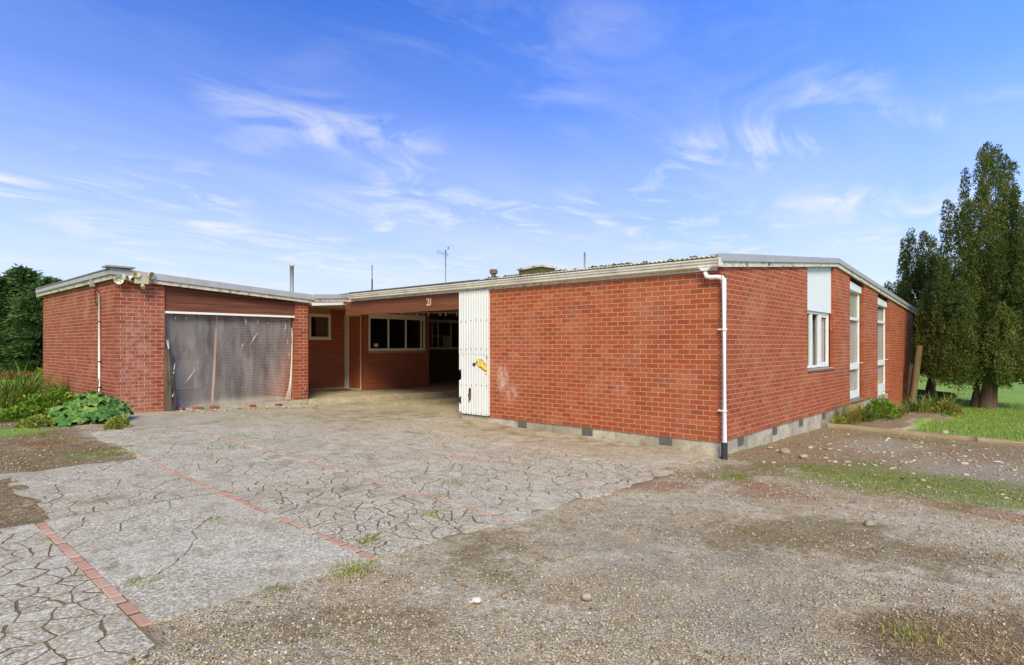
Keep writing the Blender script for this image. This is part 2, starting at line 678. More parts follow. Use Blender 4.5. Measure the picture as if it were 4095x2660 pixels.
M_GALV = mat_paint('galvanised_metal', lin(158, 158, 158), lin(118, 116, 114), 0.5, rough=0.45)
M_DARKM = mat_paint('dark_metal', lin(66, 68, 74), lin(90, 84, 78), 0.5)
M_RUST = mat_paint('rusty_clay', lin(150, 112, 92), lin(96, 76, 64), 0.7)
M_SILL = mat_paint('slate_grey_sill', lin(128, 126, 128), lin(98, 96, 98), 0.5)
M_VENT = mat_paint('vent_grille', lin(110, 112, 114), lin(72, 72, 72), 0.6)
M_LAMPW = mat_paint('lamp_white_enamel', lin(222, 222, 214), lin(160, 158, 146), 0.5)
M_LAMPC = mat_paint('lamp_yellowed_plastic', lin(196, 188, 158), lin(156, 146, 116), 0.5)
M_FOAM = mat_paint('yellow_foam', lin(232, 206, 110), lin(190, 150, 70), 0.6, sc=14)
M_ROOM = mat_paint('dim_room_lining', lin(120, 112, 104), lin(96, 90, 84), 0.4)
M_GARIN = mat_paint('garage_back_lining', lin(226, 222, 228), lin(186, 182, 190), 0.7, sc=2)
M_CURT = mat_paint('lace_curtain', lin(226, 216, 222), lin(206, 194, 200), 0.4)
M_CURTB = mat_paint('beige_curtain', lin(150, 136, 118), lin(110, 98, 84), 0.5)
M_BLIND = mat_paint('cream_blind', lin(224, 222, 208), lin(200, 196, 180), 0.3)
M_TARPB = mat_paint('faded_blue_tarp', lin(120, 136, 190), lin(110, 116, 146), 0.5)
M_TARPR = mat_paint('faded_red_cloth', lin(128, 70, 72), lin(96, 60, 62), 0.5)
M_ENAMEL = mat_paint('white_enamel', lin(250, 250, 250), lin(226, 226, 226), 0.3, rough=0.3)
M_CORD = mat_paint('white_cord', lin(220, 214, 206), lin(180, 170, 160), 0.4)
M_YELLOW = mat_paint('yellow_tape', lin(220, 205, 90), lin(180, 165, 70), 0.4)
M_PURPLE = mat_paint('purple_tape', lin(110, 80, 170), lin(80, 60, 130), 0.4)
M_MAT = mat_paint('brown_doormat', lin(112, 92, 78), lin(80, 66, 56), 0.6, rough=0.95, sc=20)
M_PLATE = mat_paint('cream_digit_paint', lin(206, 190, 152), lin(150, 132, 100), 0.4)
M_MOSS = mat_paint('moss_cover', lin(92, 90, 50), lin(60, 58, 36), 0.7, rough=0.95, sc=14)
M_ROCK = mat_concrete('grey_rock', lin(206, 198, 182), lin(162, 152, 136), grain=30)
M_PAPER = mat_paint('white_litter', lin(232, 230, 224), lin(196, 192, 184), 0.3)
M_BARK = mat_wood('grey_brown_bark', lin(124, 104, 86), lin(72, 58, 48), 'z', 0.95)
M_STEMR = mat_paint('reddish_stem', lin(150, 72, 62), lin(110, 90, 56), 0.4)
M_GLASS = mat_glass('window_glass', (0.62, 0.66, 0.66), 0.26)
M_GLASSC = mat_glass('clear_glass', (0.88, 0.9, 0.9), 0.08)
M_GLASSS = mat_glass('side_window_glass', (0.92, 0.94, 0.94), 0.14)

t = NT('bird_netting')
grid = t.map(t.pos, scale=(1, 1, 1))
s = t.sep(grid)
wx = t.math('ABSOLUTE', t.math('SUBTRACT', t.math('FRACT', t.math('MULTIPLY', s[0], 62)), 0.5))
wz = t.math('ABSOLUTE', t.math('SUBTRACT', t.math('FRACT', t.math('MULTIPLY', s[2], 62)), 0.5))
lines = t.math('MAXIMUM', t.ramp(wx, [(0.36, 0.12), (0.45, 1.0)]), t.ramp(wz, [(0.36, 0.12), (0.45, 1.0)]))
fold = t.noise(3, 5, 0.7, vec=t.map(t.pos, scale=(1.6, 1, 0.35), rot=(0, 0.5, 0)))
alpha = t.math('MULTIPLY', lines, t.ramp(fold, [(0.35, 0.34), (0.75, 0.85)]))
tr = t.n('ShaderNodeBsdfTransparent')
df = t.n('ShaderNodeBsdfDiffuse')
df.inputs[0].default_value = (*lin(232, 224, 228), 1)
mxs = t.n('ShaderNodeMixShader')
t.set(mxs.inputs[0], alpha)
t.t.links.new(tr.outputs[0], mxs.inputs[1])
t.t.links.new(df.outputs[0], mxs.inputs[2])
t.t.links.new(mxs.outputs[0], t.out.inputs[0])
M_NET = t.m

# slabs of old exposed-aggregate concrete
t = NT('driveway_concrete')
r = t.rnd()
big = t.noise(0.75, 6, 0.62, dist=0.6)
med = t.noise(4.5, 6, 0.66)
base = t.mix(t.ramp(big, [(0.36, 0.0), (0.62, 1.0)]), lin(206, 193, 166), lin(170, 156, 129))
base = t.mix(t.ramp(r, [(0.2, 0.0), (1.0, 0.75)]), base, lin(228, 221, 206))
base = t.mix(t.ramp(med, [(0.46, 0.0), (0.62, 0.75)]), base, lin(138, 121, 92))
fin_ = t.noise(26, 5, 0.7)
base = t.mix(t.ramp(fin_, [(0.5, 0.0), (0.66, 0.5)]), base, lin(120, 104, 78))
st = t.voro(70, out='Color')
ss = t.sep(st)
spk = t.ramp(ss[0], [(0.0, lin(132, 119, 98)), (0.45, lin(178, 166, 145)), (0.8, lin(214, 204, 184)), (0.97, lin(240, 234, 216))])
agg = t.noise(1.1, 4, 0.6, vec=t.map(t.pos, loc=(11, 5, 0)))
base = t.mix(t.ramp(agg, [(0.32, 0.25), (0.60, 0.80)]), base, spk)
mo = t.noise(1.7, 6, 0.72, vec=t.map(t.pos, loc=(2, 31, 0)), dist=0.5)
base = t.mix(t.ramp(mo, [(0.57, 0.0), (0.68, 0.6)]), base, lin(124, 112, 72))
wallm = t.blob((9.6, 8.0, 0.05), (1.3, 4.4, 1))
mo2 = t.noise(2.4, 6, 0.7, vec=t.map(t.pos, loc=(12, 3, 0)))
base = t.mix(t.math('MULTIPLY', t.ramp(wallm, [(0.0, 0.0), (0.5, 1.0)]), t.ramp(mo2, [(0.48, 0.0), (0.6, 0.55)])), base, lin(118, 108, 74))
wallm = t.blob((8.6, 12.3, 0.1), (2.4, 1.9, 1))
base = t.mix(t.math('MULTIPLY', t.ramp(wallm, [(0.0, 0.0), (0.45, 1.0)]), t.ramp(mo2, [(0.46, 0.0), (0.58, 0.55)])), base, lin(130, 120, 76))
h_ = t.math('ADD', t.math('MULTIPLY', t.voro(85), -0.5), t.math('MULTIPLY', med, 0.9))
M_SLAB = t.done(base, 0.9, t.bump(h_, 0.55, 0.008), 0.2)

# the ground sheet
t = NT('yard_ground')
p0 = t.pos
fine = t.noise(16, 6, 0.7)
edge = t.noise(2.2, 6, 0.7)


def gmask(name, soft=0.10, gain=1.25):
    v = t.math('ADD', t.attr(name), t.math('MULTIPLY', t.math('SUBTRACT', edge, 0.5), gain))
    v = t.math('ADD', v, t.math('MULTIPLY', t.math('SUBTRACT', fine, 0.5), 1.1))
    return t.ramp(v, [(0.5 - soft, 0.0), (0.5 + soft, 1.0)])


v1 = t.voro(62, out='Color')
v1d = t.voro(62)
s1 = t.sep(v1)
stone = t.ramp(s1[0], [(0.0, lin(130, 119, 100)), (0.3, lin(170, 159, 140)), (0.55, lin(197, 187, 168)), (0.78, lin(214, 206, 192)), (0.93, lin(188, 158, 124)), (1.0, lin(236, 230, 218))])
grit = t.ramp(t.noise(130, 3, 0.6), [(0.3, lin(122, 106, 80)), (0.7, lin(202, 187, 160))])
gr = t.mix(t.ramp(v1d, [(0.30, 0.0), (0.55, 0.85)]), stone, grit)
big = t.noise(0.55, 6, 0.65, dist=0.6)
gr = t.mix(t.ramp(big, [(0.40, 0.0), (0.62, 0.55)]), gr, lin(214, 203, 182))
tan = t.noise(1.3, 6, 0.7, vec=t.map(p0, loc=(5, 8, 0)))
gr = t.mix(t.ramp(tan, [(0.44, 0.0), (0.62, 0.6)]), gr, lin(166, 143, 106))
sp_ = t.noise(7, 6, 0.75, vec=t.map(p0, loc=(1, 4, 0)))
gr = t.mix(t.ramp(sp_, [(0.50, 0.0), (0.60, 0.6)]), gr, lin(150, 122, 84))
hf = t.noise(42, 4, 0.7, vec=t.map(p0, loc=(9, 2, 0)))
gr = t.mix(1.0, gr, t.ramp(hf, [(0.30, 0.68), (0.5, 1.10), (0.70, 1.42)]), 'MULTIPLY')
mf = t.noise(13, 5, 0.7, vec=t.map(p0, loc=(3, 7, 0)))
gr = t.mix(1.0, gr, t.ramp(mf, [(0.32, 0.78), (0.5, 1.0), (0.68, 1.12)]), 'MULTIPLY')
dirt = t.mix(t.ramp(fine, [(0.35, 0.0), (0.7, 1.0)]), lin(162, 138, 104), lin(124, 102, 74))
dirt = t.mix(t.ramp(s1[1], [(0.80, 0.0), (0.86, 0.9)]), dirt, lin(176, 164, 150))
gnd = t.mix(gmask('dirt'), gr, dirt)
gnd = t.mix(gmask('pale', 0.2), gnd, t.mix(t.ramp(v1d, [(0.25, 0.0), (0.5, 0.7)]), lin(198, 188, 168), lin(128, 112, 92)))
moss = t.ramp(t.noise(30, 5, 0.7), [(0.3, lin(86, 70, 36)), (0.55, lin(122, 100, 50)), (0.75, lin(136, 122, 66))])
gnd = t.mix(t.math('MULTIPLY', gmask('moss', 0.14), 0.55), gnd, moss)
red = t.ramp(t.noise(34, 5, 0.7), [(0.3, lin(130, 80, 56)), (0.6, lin(164, 100, 68)), (0.8, lin(152, 122, 82))])
gnd = t.mix(t.math('MULTIPLY', gmask('red', 0.14), 0.5), gnd, red)
straw = t.ramp(t.noise(26, 5, 0.7), [(0.3, lin(104, 92, 76)), (0.55, lin(140, 120, 94)), (0.75, lin(196, 164, 120))])
gnd = t.mix(gmask('straw', 0.12), gnd, straw)
weed = t.ramp(t.noise(30, 5, 0.7), [(0.3, lin(90, 98, 44)), (0.55, lin(124, 140, 58)), (0.8, lin(152, 160, 78))])
gnd = t.mix(t.math('MULTIPLY', gmask('weed', 0.18), 0.7), gnd, weed)
lawn = t.ramp(t.noise(9, 7, 0.75), [(0.25, lin(104, 136, 54)), (0.5, lin(132, 164, 70)), (0.75, lin(160, 184, 94))])
lawn2 = t.noise(0.35, 5, 0.6)
lawn = t.mix(t.ramp(lawn2, [(0.35, 0.0), (0.7, 0.5)]), lawn, lin(164, 184, 92))
gnd = t.mix(gmask('lawn', 0.1, 0.3), gnd, lawn)
wet = t.attr('soil')
gnd = t.mix(wet, gnd, t.ramp(fine, [(0.3, lin(110, 96, 76)), (0.5, lin(130, 114, 86)), (0.62, lin(140, 118, 76)), (0.75, lin(138, 128, 80))]))
hb = t.math('ADD', t.math('MULTIPLY', v1d, -0.8), t.math('ADD', t.math('MULTIPLY', fine, 0.8), t.math('MULTIPLY', t.noise(60, 4, 0.6), 0.5)))
M_GROUND = t.done(gnd, 0.95, t.bump(hb, 0.8, 0.018), 0.12)

t = NT('pebble_stone')
base = t.ramp(t.attr('rnd'), [(0.0, lin(136, 126, 110)), (0.2, lin(172, 161, 142)), (0.4, lin(196, 185, 165)), (0.55, lin(208, 197, 180)), (0.7, lin(190, 170, 140)), (0.82, lin(208, 198, 182)), (0.90, lin(184, 156, 126)), (0.94, lin(90, 80, 70)), (1.0, lin(240, 234, 222))])
nn = t.noise(70, 4, 0.6)
base = t.mix(t.ramp(nn, [(0.4, 0.0), (0.7, 0.4)]), base, lin(104, 94, 84))
M_PEB = t.done(base, 0.85, t.bump(nn, 0.3, 0.003), 0.2)

M_GRASS = mat_leaf('grass_blade', [lin(98, 130, 50), lin(126, 158, 68), lin(152, 176, 86), lin(176, 184, 108), lin(186, 172, 116)])
M_WEED = mat_leaf('weed_leaf', [lin(112, 128, 50), lin(142, 158, 64), lin(168, 178, 80), lin(186, 180, 94)])
M_STRAWB = mat_leaf('dry_grass_blade', [lin(150, 112, 70), lin(186, 148, 98), lin(206, 172, 120), lin(214, 188, 142), lin(140, 140, 76)], 0.25)
M_MOSSB = mat_leaf('moss_sprig', [lin(118, 98, 52), lin(142, 118, 62), lin(158, 138, 74), lin(158, 104, 66), lin(132, 138, 66)], 0.2)
M_REDB = mat_leaf('sorrel_leaf', [lin(146, 84, 56), lin(172, 104, 70), lin(182, 128, 84), lin(134, 120, 66)], 0.25)
M_CYP = mat_leaf('cypress_spray', [lin(66, 82, 38), lin(88, 104, 50), lin(112, 124, 62), lin(136, 142, 78), lin(128, 108, 68)], 0.35, 0.8)
M_HEDGE = mat_leaf('conifer_spray', [lin(58, 84, 48), lin(80, 108, 58), lin(102, 130, 70), lin(126, 146, 84)], 0.3, 0.75)
M_STRAP = mat_leaf('strap_leaf', [lin(58, 94, 34), lin(82, 122, 44), lin(112, 148, 58), lin(150, 168, 78), lin(170, 148, 82)], 0.3)
M_STRAPO = mat_leaf('olive_strap_leaf', [lin(88, 106, 46), lin(118, 132, 60), lin(146, 150, 74), lin(178, 168, 96), lin(164, 118, 70)], 0.3)
M_RHUB = mat_leaf('broad_leaf', [lin(62, 112, 52), lin(84, 136, 66), lin(116, 156, 76), lin(146, 176, 96), lin(162, 174, 72)], 0.25, 0.7)
M_LIME = mat_leaf('fresh_leaf', [lin(74, 112, 30), lin(104, 142, 40), lin(134, 164, 54), lin(158, 172, 70)], 0.35)

# ------------------------------------------------------------------ ground
STRIPS = [1.24, 2.89, 4.50, 6.45, 8.01]
BAYS = [  # x0, x1, y0, y1, pieces, crack half-width
    (-0.5, 1.20, 3.75, 6.95, 190, 0.0075), (1.28, 2.855, 4.08, 7.01, 12, 0.0045), (1.28, 2.855, 7.04, 9.62, 40, 0.006),
    (2.925, 4.47, 4.10, 7.035, 150, 0.0075), (2.925, 4.47, 7.075, 10.10, 48, 0.006), (2.925, 4.47, 10.11, 12.80, 16, 0.006),
    (4.53, 6.425, 4.08, 7.035, 90, 0.0065), (4.53, 6.425, 7.075, 10.10, 26, 0.005), (4.53, 6.425, 10.11, 13.55, 6, 0.003),
    (6.475, 7.985, 4.05, 7.035, 110, 0.007), (6.475, 7.985, 7.075, 10.10, 24, 0.006), (6.475, 7.985, 10.11, 14.20, 6, 0.003),
    (8.035, 9.74, 4.25, 7.26, 4, 0.003), (8.035, 9.74, 7.27, 10.32, 3, 0.003), (8.035, 9.74, 10.33, 14.2, 3, 0.003),
    (9.76, 13.2, 10.45, 14.2, 4, 0.003)]


def in_slabs(X, Y, m=0.0):
    r = np.zeros(np.shape(X), bool)
    for x0, x1, y0, y1, n, c in BAYS:
        r |= (X > x0 - m - 0.06) & (X < x1 + m + 0.06) & (Y > y0 - m) & (Y < y1 + m + 0.06)
    return r


def ell(X, Y, c, rx, ry, rot=0.0):
    dx = X - c[0]
    dy = Y - c[1]
    a = R(rot)
    u = (dx * math.cos(a) + dy * math.sin(a)) / rx
    v = (-dx * math.sin(a) + dy * math.cos(a)) / ry
    return np.clip(1.35 - 0.75 * np.sqrt(u * u + v * v), 0, 1)


def ground_masks(X, Y):
    lawn = np.zeros(X.shape)
    bed_edge = 2.75 - 0.35 * sst(18, 22, X) + 0.2 * np.sin(X * 1.7)
    lawn = np.maximum(lawn, sst(16.5, 16.9, X) * sst(0.3, -0.3, Y - bed_edge))
    lawn = np.maximum(lawn, sst(21.5, 24.0, X) * sst(3.9, 3.0, Y))
    lawn = np.maximum(lawn, sst(28.6, 29.4, X))
    lawn = np.maximum(lawn, sst(16.6, 18.0, Y) * sst(4.0, 3.0, X))
    lawn = np.maximum(lawn, sst(22.6, 23.6, Y))
    lawn = np.maximum(lawn, sst(-6, -8, X))
    lawn = np.maximum(lawn, sst(-7, -9, Y))
    lawn = np.maximum(lawn, 0.85 * ell(X, Y, gd(10, 1005), 0.6, 0.45))
    dirt = np.zeros(X.shape)
    dirt = np.maximum(dirt, sst(9.0, 10.6, X) * sst(16.6, 15.9, X) * sst(-4.5, -1.5, Y))
    dirt = np.maximum(dirt, sst(6.2, 7.2, Y) * sst(3.4, 2.6, X) * sst(18, 15, Y) * 0.7)
    straw_l = sst(6.2, 7.2, Y) * sst(3.2, 2.4, X) * sst(17, 15, Y)
    dirt = np.maximum(dirt, sst(16, 16.4, X) * sst(-0.3, 0.5, Y - bed_edge))
    pale = 0.8 * ell(X, Y, (11.5, 0.6), 1.6, 1.5) + 0.0
    pale = np.maximum(pale, 0.75 * ell(X, Y, (13.6, 2.6), 1.3, 0.7))
    pale = np.maximum(pale, 0.5 * ell(X, Y, (4.3, 2.0), 1.1, 1.3))
    moss = np.maximum(0.8 * ell(X, Y, gd(1860, 1240), 1.15, 0.5, -35), 0.62 * ell(X, Y, gd(2150, 1290), 1.0, 0.5, -40))
    moss = np.maximum(moss, 0.55 * ell(X, Y, gd(1150, 1290), 0.5, 1.0, -40))
    moss = np.maximum(moss, 0.6 * ell(X, Y, gd(750, 1450), 0.9, 0.35, -48))
    moss = np.maximum(moss, 0.66 * ell(X, Y, (9.0, 3.4), 1.5, 0.5, -20))
    moss = np.maximum(moss, 0.6 * ell(X, Y, gd(240, 1050), 0.4, 0.8))
    red = np.maximum(0.8 * ell(X, Y, gd(1515, 1128), 0.75, 0.28, -40), 0.7 * ell(X, Y, gd(1790, 1138), 0.5, 0.75, -40))
    red = np.maximum(red, 0.75 * ell(X, Y, gd(2270, 1185), 0.35, 1.0, -10))
    red = np.maximum(red, 0.6 * ell(X, Y, gd(120, 1030), 0.6, 0.6))
    straw = np.maximum(0.9 * ell(X, Y, gd(2290, 1490), 0.75, 0.45, -45), 0.8 * ell(X, Y, gd(2400, 1560), 0.7, 0.5, -45))
    straw = np.maximum(straw, sst(16.3, 16.5, X) * sst(17.2, 16.6, X) * sst(1.8, 1.0, Y) * 0.8)
    straw = np.maximum(straw, 0.75 * ell(X, Y, gd(2245, 968), 1.4, 0.4, -40))
    straw = np.maximum(straw, 0.6 * ell(X, Y, gd(40, 1222), 0.5, 0.2))
    moss = np.maximum(moss, 0.5 * straw_l)
    weed = np.maximum(0.95 * ell(X, Y, gd(2170, 1130), 1.0, 1.7, 8), 0.7 * ell(X, Y, gd(2330, 1155), 0.5, 0.9))
    weed = np.maximum(weed, 0.6 * ell(X, Y, gd(2020, 1080), 0.5, 0.6))
    weed = np.maximum(weed, 0.62 * ell(X, Y, gd(1700, 1108), 0.35, 0.3))
    weed = np.maximum(weed, 0.6 * ell(X, Y, gd(230, 1055), 0.5, 0.5))
    weed = np.maximum(weed, 0.66 * ell(X, Y, gd(2150, 1025), 0.25, 1.6))
    soil = in_slabs(X, Y, 0.0).astype(float)
    soil = np.where((X < 1.42) & (Y > 7.0), 0, soil)
    soil = np.where((X < 3.08) & (Y > 9.4), 0, soil)
    return dict(lawn=lawn, dirt=dirt, pale=pale, moss=moss, red=red, straw=straw, weed=weed, soil=soil)


def axis_pts(a, b, step, far):
    c = list(np.arange(a, b + 1e-6, step))
    lo, hi = [], []
    d, x = step, a
    while x > -far:
        d *= 1.35
        x -= d
        lo.append(x)
    d, x = step, b
    while x < far:
        d *= 1.35
        x += d
        hi.append(x)
    return np.array(lo[::-1] + c + hi)


gx = axis_pts(-2.5, 24, 0.09, 900)
gy = axis_pts(-3.5, 18.5, 0.09, 900)
GX, GY = np.meshgrid(gx, gy)
GZ = ground_z(GX, GY)
msk = ground_masks(GX, GY)
near = (np.abs(GX - 8) < 22) & (np.abs(GY - 6) < 20)
rel = (fbm(GX * 2.3, GY * 2.3, 3) - 0.5) * 0.05 + (fbm(GX * 9, GY * 9, 5, 3) - 0.5) * 0.022
GZ = GZ + np.where(near, rel * (1 - msk['soil']), 0)
GZ = GZ - 0.004 + np.where(GY > 9.9, 0.006, 0.0105) * msk['soil']
bed = (GX > 16.2) & (GX < 24) & (GY > 2.6) & (GY < 4.1)
GZ = np.where(bed, GZ + 0.06, GZ)
GZ = np.where((GX > 4.2) & (GX < 30) & (GY > 15.7) & (GY < 22), np.minimum(GZ, -0.1), GZ)
ny, nx = GX.shape
V = np.stack([GX.ravel(), GY.ravel(), GZ.ravel()], 1)
ii = (np.arange(ny - 1)[:, None] * nx + np.arange(nx - 1)[None, :]).ravel()
Fq = np.stack([ii, ii + 1, ii + nx + 1, ii + nx], 1)
ground = np_mesh('ground', V, Fq, M_GROUND, None, {k: v.ravel() for k, v in msk.items()}, smooth=True)
tag(ground, kind='structure')

# ---- driveway: bays of cracked slab between strips of paving brick
drive = bpy.data.objects.new('driveway', None)
COL.objects.link(drive)
tag(drive, kind='structure')


def clip_poly(poly, a, b, c):
    """keep a*x+b*y<=c"""
    out = []
    for i in range(len(poly)):
        p, q = poly[i - 1], poly[i]
        dp = a * p[0] + b * p[1] - c
        dq = a * q[0] + b * q[1] - c
        if (dp <= 0) != (dq <= 0):
            s = dp / (dp - dq)
            out.append((p[0] + s * (q[0] - p[0]), p[1] + s * (q[1] - p[1])))
        if dq <= 0:
            out.append(q)
    return out


CRACK_PTS = []


def warp(x, y, x0, x1, y0, y1):
    d = np.minimum(np.minimum(x - x0, x1 - x), np.minimum(y - y0, y1 - y))
    a = np.clip(d / 0.12, 0.06, 1)
    wx = (fbm(x * 3.1, y * 3.1, 11) - 0.5) * 0.15 + (fbm(x * 14, y * 14, 13, 2) - 0.5) * 0.035
    wy = (fbm(x * 3.1, y * 3.1, 21) - 0.5) * 0.15 + (fbm(x * 14, y * 14, 23, 2) - 0.5) * 0.035
    return x + wx * a, y + wy * a


PIECES = []
for bi, (x0, x1, y0, y1, n, cw) in enumerate(BAYS):
    rng = np.random.default_rng(100 + bi)
    bay_r = rng.random()
    seeds = []
    while len(seeds) < n:
        x, y = rng.uniform(x0, x1), rng.uniform(y0, y1)
        if n > 30 and rng.random() < 0.45 * (y - y0) / (y1 - y0):
            continue
        seeds.append((x, y))
    an = 1.25
    for i, (sx, sy) in enumerate(seeds):
        poly = [(x0, y0), (x1, y0), (x1, y1), (x0, y1)]
        for j, (tx, ty) in enumerate(seeds):
            if j == i or len(poly) < 3:
                continue
            a, b = (tx - sx), (ty - sy) / an
            l = math.hypot(a, b)
            mxp, myp = (sx + tx) / 2, (sy + ty) / 2
            poly = clip_poly(poly, a / l, b / l, (a * mxp + b * myp) / l - cw * (0.6 + 0.8 * _hash(int(mxp * 997), int(myp * 991), 5)))
        if len(poly) < 3:
            continue
        ds = []
        for k in range(len(poly)):
            p, q = poly[k], poly[(k + 1) % len(poly)]
            L = math.hypot(q[0] - p[0], q[1] - p[1])
            m_ = max(1, int(L / 0.07))
            for s_ in range(m_):
                ds.append((p[0] + (q[0] - p[0]) * s_ / m_, p[1] + (q[1] - p[1]) * s_ / m_))
        A = np.array(ds)
        wx, wy = warp(A[:, 0], A[:, 1], x0, x1, y0, y1)
        if y0 < 4.3:                                   # broken edge against the gravel
            wy = wy + np.where(A[:, 1] < y0 + 0.02, (fbm(A[:, 0] * 4, A[:, 0] * 0 + bi, 31) - 0.5) * 0.22, 0)
        if bi in (2, 5):                               # ragged side against the dirt
            wx = wx + np.where(A[:, 0] < x0 + 0.02, (fbm(A[:, 1] * 1.6, A[:, 1] * 0 + bi, 37) - 0.4) * 0.22, 0)
            if bi == 2:
                wy = wy + np.where(A[:, 1] > y1 - 0.02, (fbm(A[:, 0] * 3, A[:, 0] * 0, 39) - 0.6) * 0.3, 0)
        cx_, cy_ = wx.mean(), wy.mean()
        lift = 0.008 + rng.uniform(-0.001, 0.002)
        zt = ground_z(wx, wy) + lift
        tilt = np.clip(rng.normal(0, 0.002, 2), -1, 1) * min(1.0, 0.25 / (max(np.ptp(wx), np.ptp(wy)) + 1e-6))
        zt = zt + (wx - cx_) * tilt[0] + (wy - cy_) * tilt[1]
        nv = len(wx)
        # top ring pulled in a little gives a worn arris
        dx, dy = wx - cx_, wy - cy_
        rr_ = np.sqrt(dx * dx + dy * dy) + 1e-6
        pull = np.minimum(0.0005, 0.2 * rr_)
        vt = [(wx[k] - dx[k] / rr_[k] * pull[k], wy[k] - dy[k] / rr_[k] * pull[k], zt[k]) for k in range(nv)]
        vm = [(wx[k], wy[k], zt[k] - 0.003) for k in range(nv)]
        vb = [(wx[k], wy[k], zt[k] - 0.06) for k in range(nv)]
        fs = [tuple(range(nv))]
        for k in range(nv):
            l2 = (k + 1) % nv
            fs.append((nv + k, nv + l2, l2, k))
            fs.append((2 * nv + k, 2 * nv + l2, nv + l2, nv + k))
        ar = abs(float(np.sum(wx * np.roll(wy, -1) - wy * np.roll(wx, -1)))) / 2
        dd_ = max(depth(cx_, cy_), 1.0)
        PIECES.append((ar / dd_ ** 3 * (0.05 if cx_ < -0.3 else 1), vt + vm + vb, fs, 0.45 * bay_r + 0.55 * rng.random()))
        if n > 8 and cx_ > -0.5:
            for k in range(0, nv, 2):
                CRACK_PTS.append((wx[k], wy[k], float(zt[k])))

PIECES.sort(key=lambda q: q[0], reverse=True)
for _, v_, f_, r_ in PIECES[:300]:
    o = mesh_obj('slab_piece', v_, f_, M_SLAB, drive)
    o.color = (r_, 0, 0, 1)
sv, sf, sa = [], [], []
for _, v_, f_, r_ in PIECES[300:]:
    b0 = len(sv)
    sv += v_
    sf += [tuple(b0 + i for i in q) for q in f_]
    sa += [r_] * len(v_)
if sv:
    o = mesh_obj('slab_fragments', sv, sf, M_SLAB, drive)
    a_ = o.data.attributes.new('rnd', 'FLOAT', 'POINT')
    a_.data.foreach_set('value', np.array(sa, np.float32))
    o.color = (0, 0, 0, 1)
    tag(o, kind='stuff')

# paving bricks (shared unit mesh)


def unit_brick(name, m, ch=0.03):
    c = ch
    v = [(-.5, -.5, -.5), (.5, -.5, -.5), (.5, .5, -.5), (-.5, .5, -.5), (-.5, -.5, .5 - c * 2), (.5, -.5, .5 - c * 2), (.5, .5, .5 - c * 2), (-.5, .5, .5 - c * 2),
         (-.5 + c, -.5 + c, .5), (.5 - c, -.5 + c, .5), (.5 - c, .5 - c, .5), (-.5 + c, .5 - c, .5)]
    f = [(0, 1, 5, 4), (1, 2, 6, 5), (2, 3, 7, 6), (3, 0, 4, 7), (4, 5, 9, 8), (5, 6, 10, 9), (6, 7, 11, 10), (7, 4, 8, 11), (8, 9, 10, 11)]
    me = bpy.data.meshes.new(name)
    me.from_pydata(v, [], f)
    me.materials.append(m)
    return me


PB = unit_brick('paving_brick', M_PAVE, 0.06)


def pave(x, y, lx, ly, grey=False, rz=0.0, lift=0.012):
    o = link('paving_brick', PB, drive)
    o.location = (x, y, float(ground_z(x, y)) + lift - 0.03 + random.uniform(-0.003, 0.003))
    o.scale = (lx, ly, 0.06)
    o.rotation_euler = (0, 0, rz + random.uniform(-0.02, 0.02))
    o.color = (1.0 if grey else random.random() * 0.8, 0, 0, 1)


for si, sx in enumerate(STRIPS):
    y = 4.08
    yend = [6.9, 9.6, 12.9, 12.0, 12.6][si]
    while y < yend:
        L = random.choice([0.225, 0.225, 0.22, 0.11 if si == 0 else 0.225])
        pave(sx + random.uniform(-0.006, 0.006), y + L / 2, (0.072, 0.06, 0.058, 0.05, 0.045)[si], L - 0.008, random.random() < (0.15, 0.18, 0.2, 0.35, 0.45)[si])
        y += L + 0.006
for xa, xb in ((2.96, 4.43), (4.57, 6.38), (6.52, 7.94)):
    x = xa
    while x < xb - 0.1:
        pave(x + 0.11, 7.055, 0.215, 0.032, random.random() < 0.55)
        x += 0.232

# ---- apron in front of the garage, walkway and porch step


def sloped_slab(name, pts, zf, thick, m):
    v = [(x, y, zf(x, y)) for x, y in pts] + [(x, y, zf(x, y) - thick) for x, y in pts]
    n = len(pts)
    f = [tuple(range(n)), tuple(range(2 * n - 1, n - 1, -1))] + [(n + i, n + (i + 1) % n, (i + 1) % n, i) for i in range(n)]
    return tag(mesh_obj(name, v, f, m), kind='structure')


zap = lambda x, y: max(0.15, 0.30 - 0.032 * (x - 4.12))


def on_gz(x, y, dz):
    r_ = ray(x, y)
    t_ = 9.0
    for _ in range(40):
        t_ = 0.5 * t_ + 0.5 * (float(ground_z(r_[0] * t_, r_[1] * t_)) + dz - H) / r_[2]
    return r_[0] * t_, r_[1] * t_


fr_px = [(500, 1722), (580, 1714), (650, 1707), (760, 1697), (880, 1685), (1000, 1673), (1100, 1663), (1190, 1654), (1270, 1645)]
fr_dz = [0.02, 0.022, 0.025, 0.03, 0.035, 0.04, 0.045, 0.05, 0.055]
front = [on_gz(*q, dz) for q, dz in zip(fr_px, fr_dz)]
print('apron front', [tuple(round(c, 2) for c in q) for q in front])
V, F = [], []
nr_ = 6
for (x, y), dz in zip(front, fr_dz):
    zf = float(ground_z(x, y)) + dz
    xb = 4.12 + (x - front[0][0]) * (8.783 - 4.12) / (front[-1][0] - front[0][0])
    for j in range(nr_ + 1):
        s_ = j / nr_
        xx, yy = x + (xb - x) * s_, y + (15.60 - y) * s_
        V.append((xx, yy, zf + (zap(xb, 0) - zf) * s_))
    V.append((x, y, zf - 0.25))
k = nr_ + 2
for i in range(len(front) - 1):
    for j in range(nr_):
        a = i * k + j
        F.append((a, a + k, a + k + 1, a + 1))
    F.append((i * k, i * k + nr_ + 1, (i + 1) * k + nr_ + 1, (i + 1) * k))
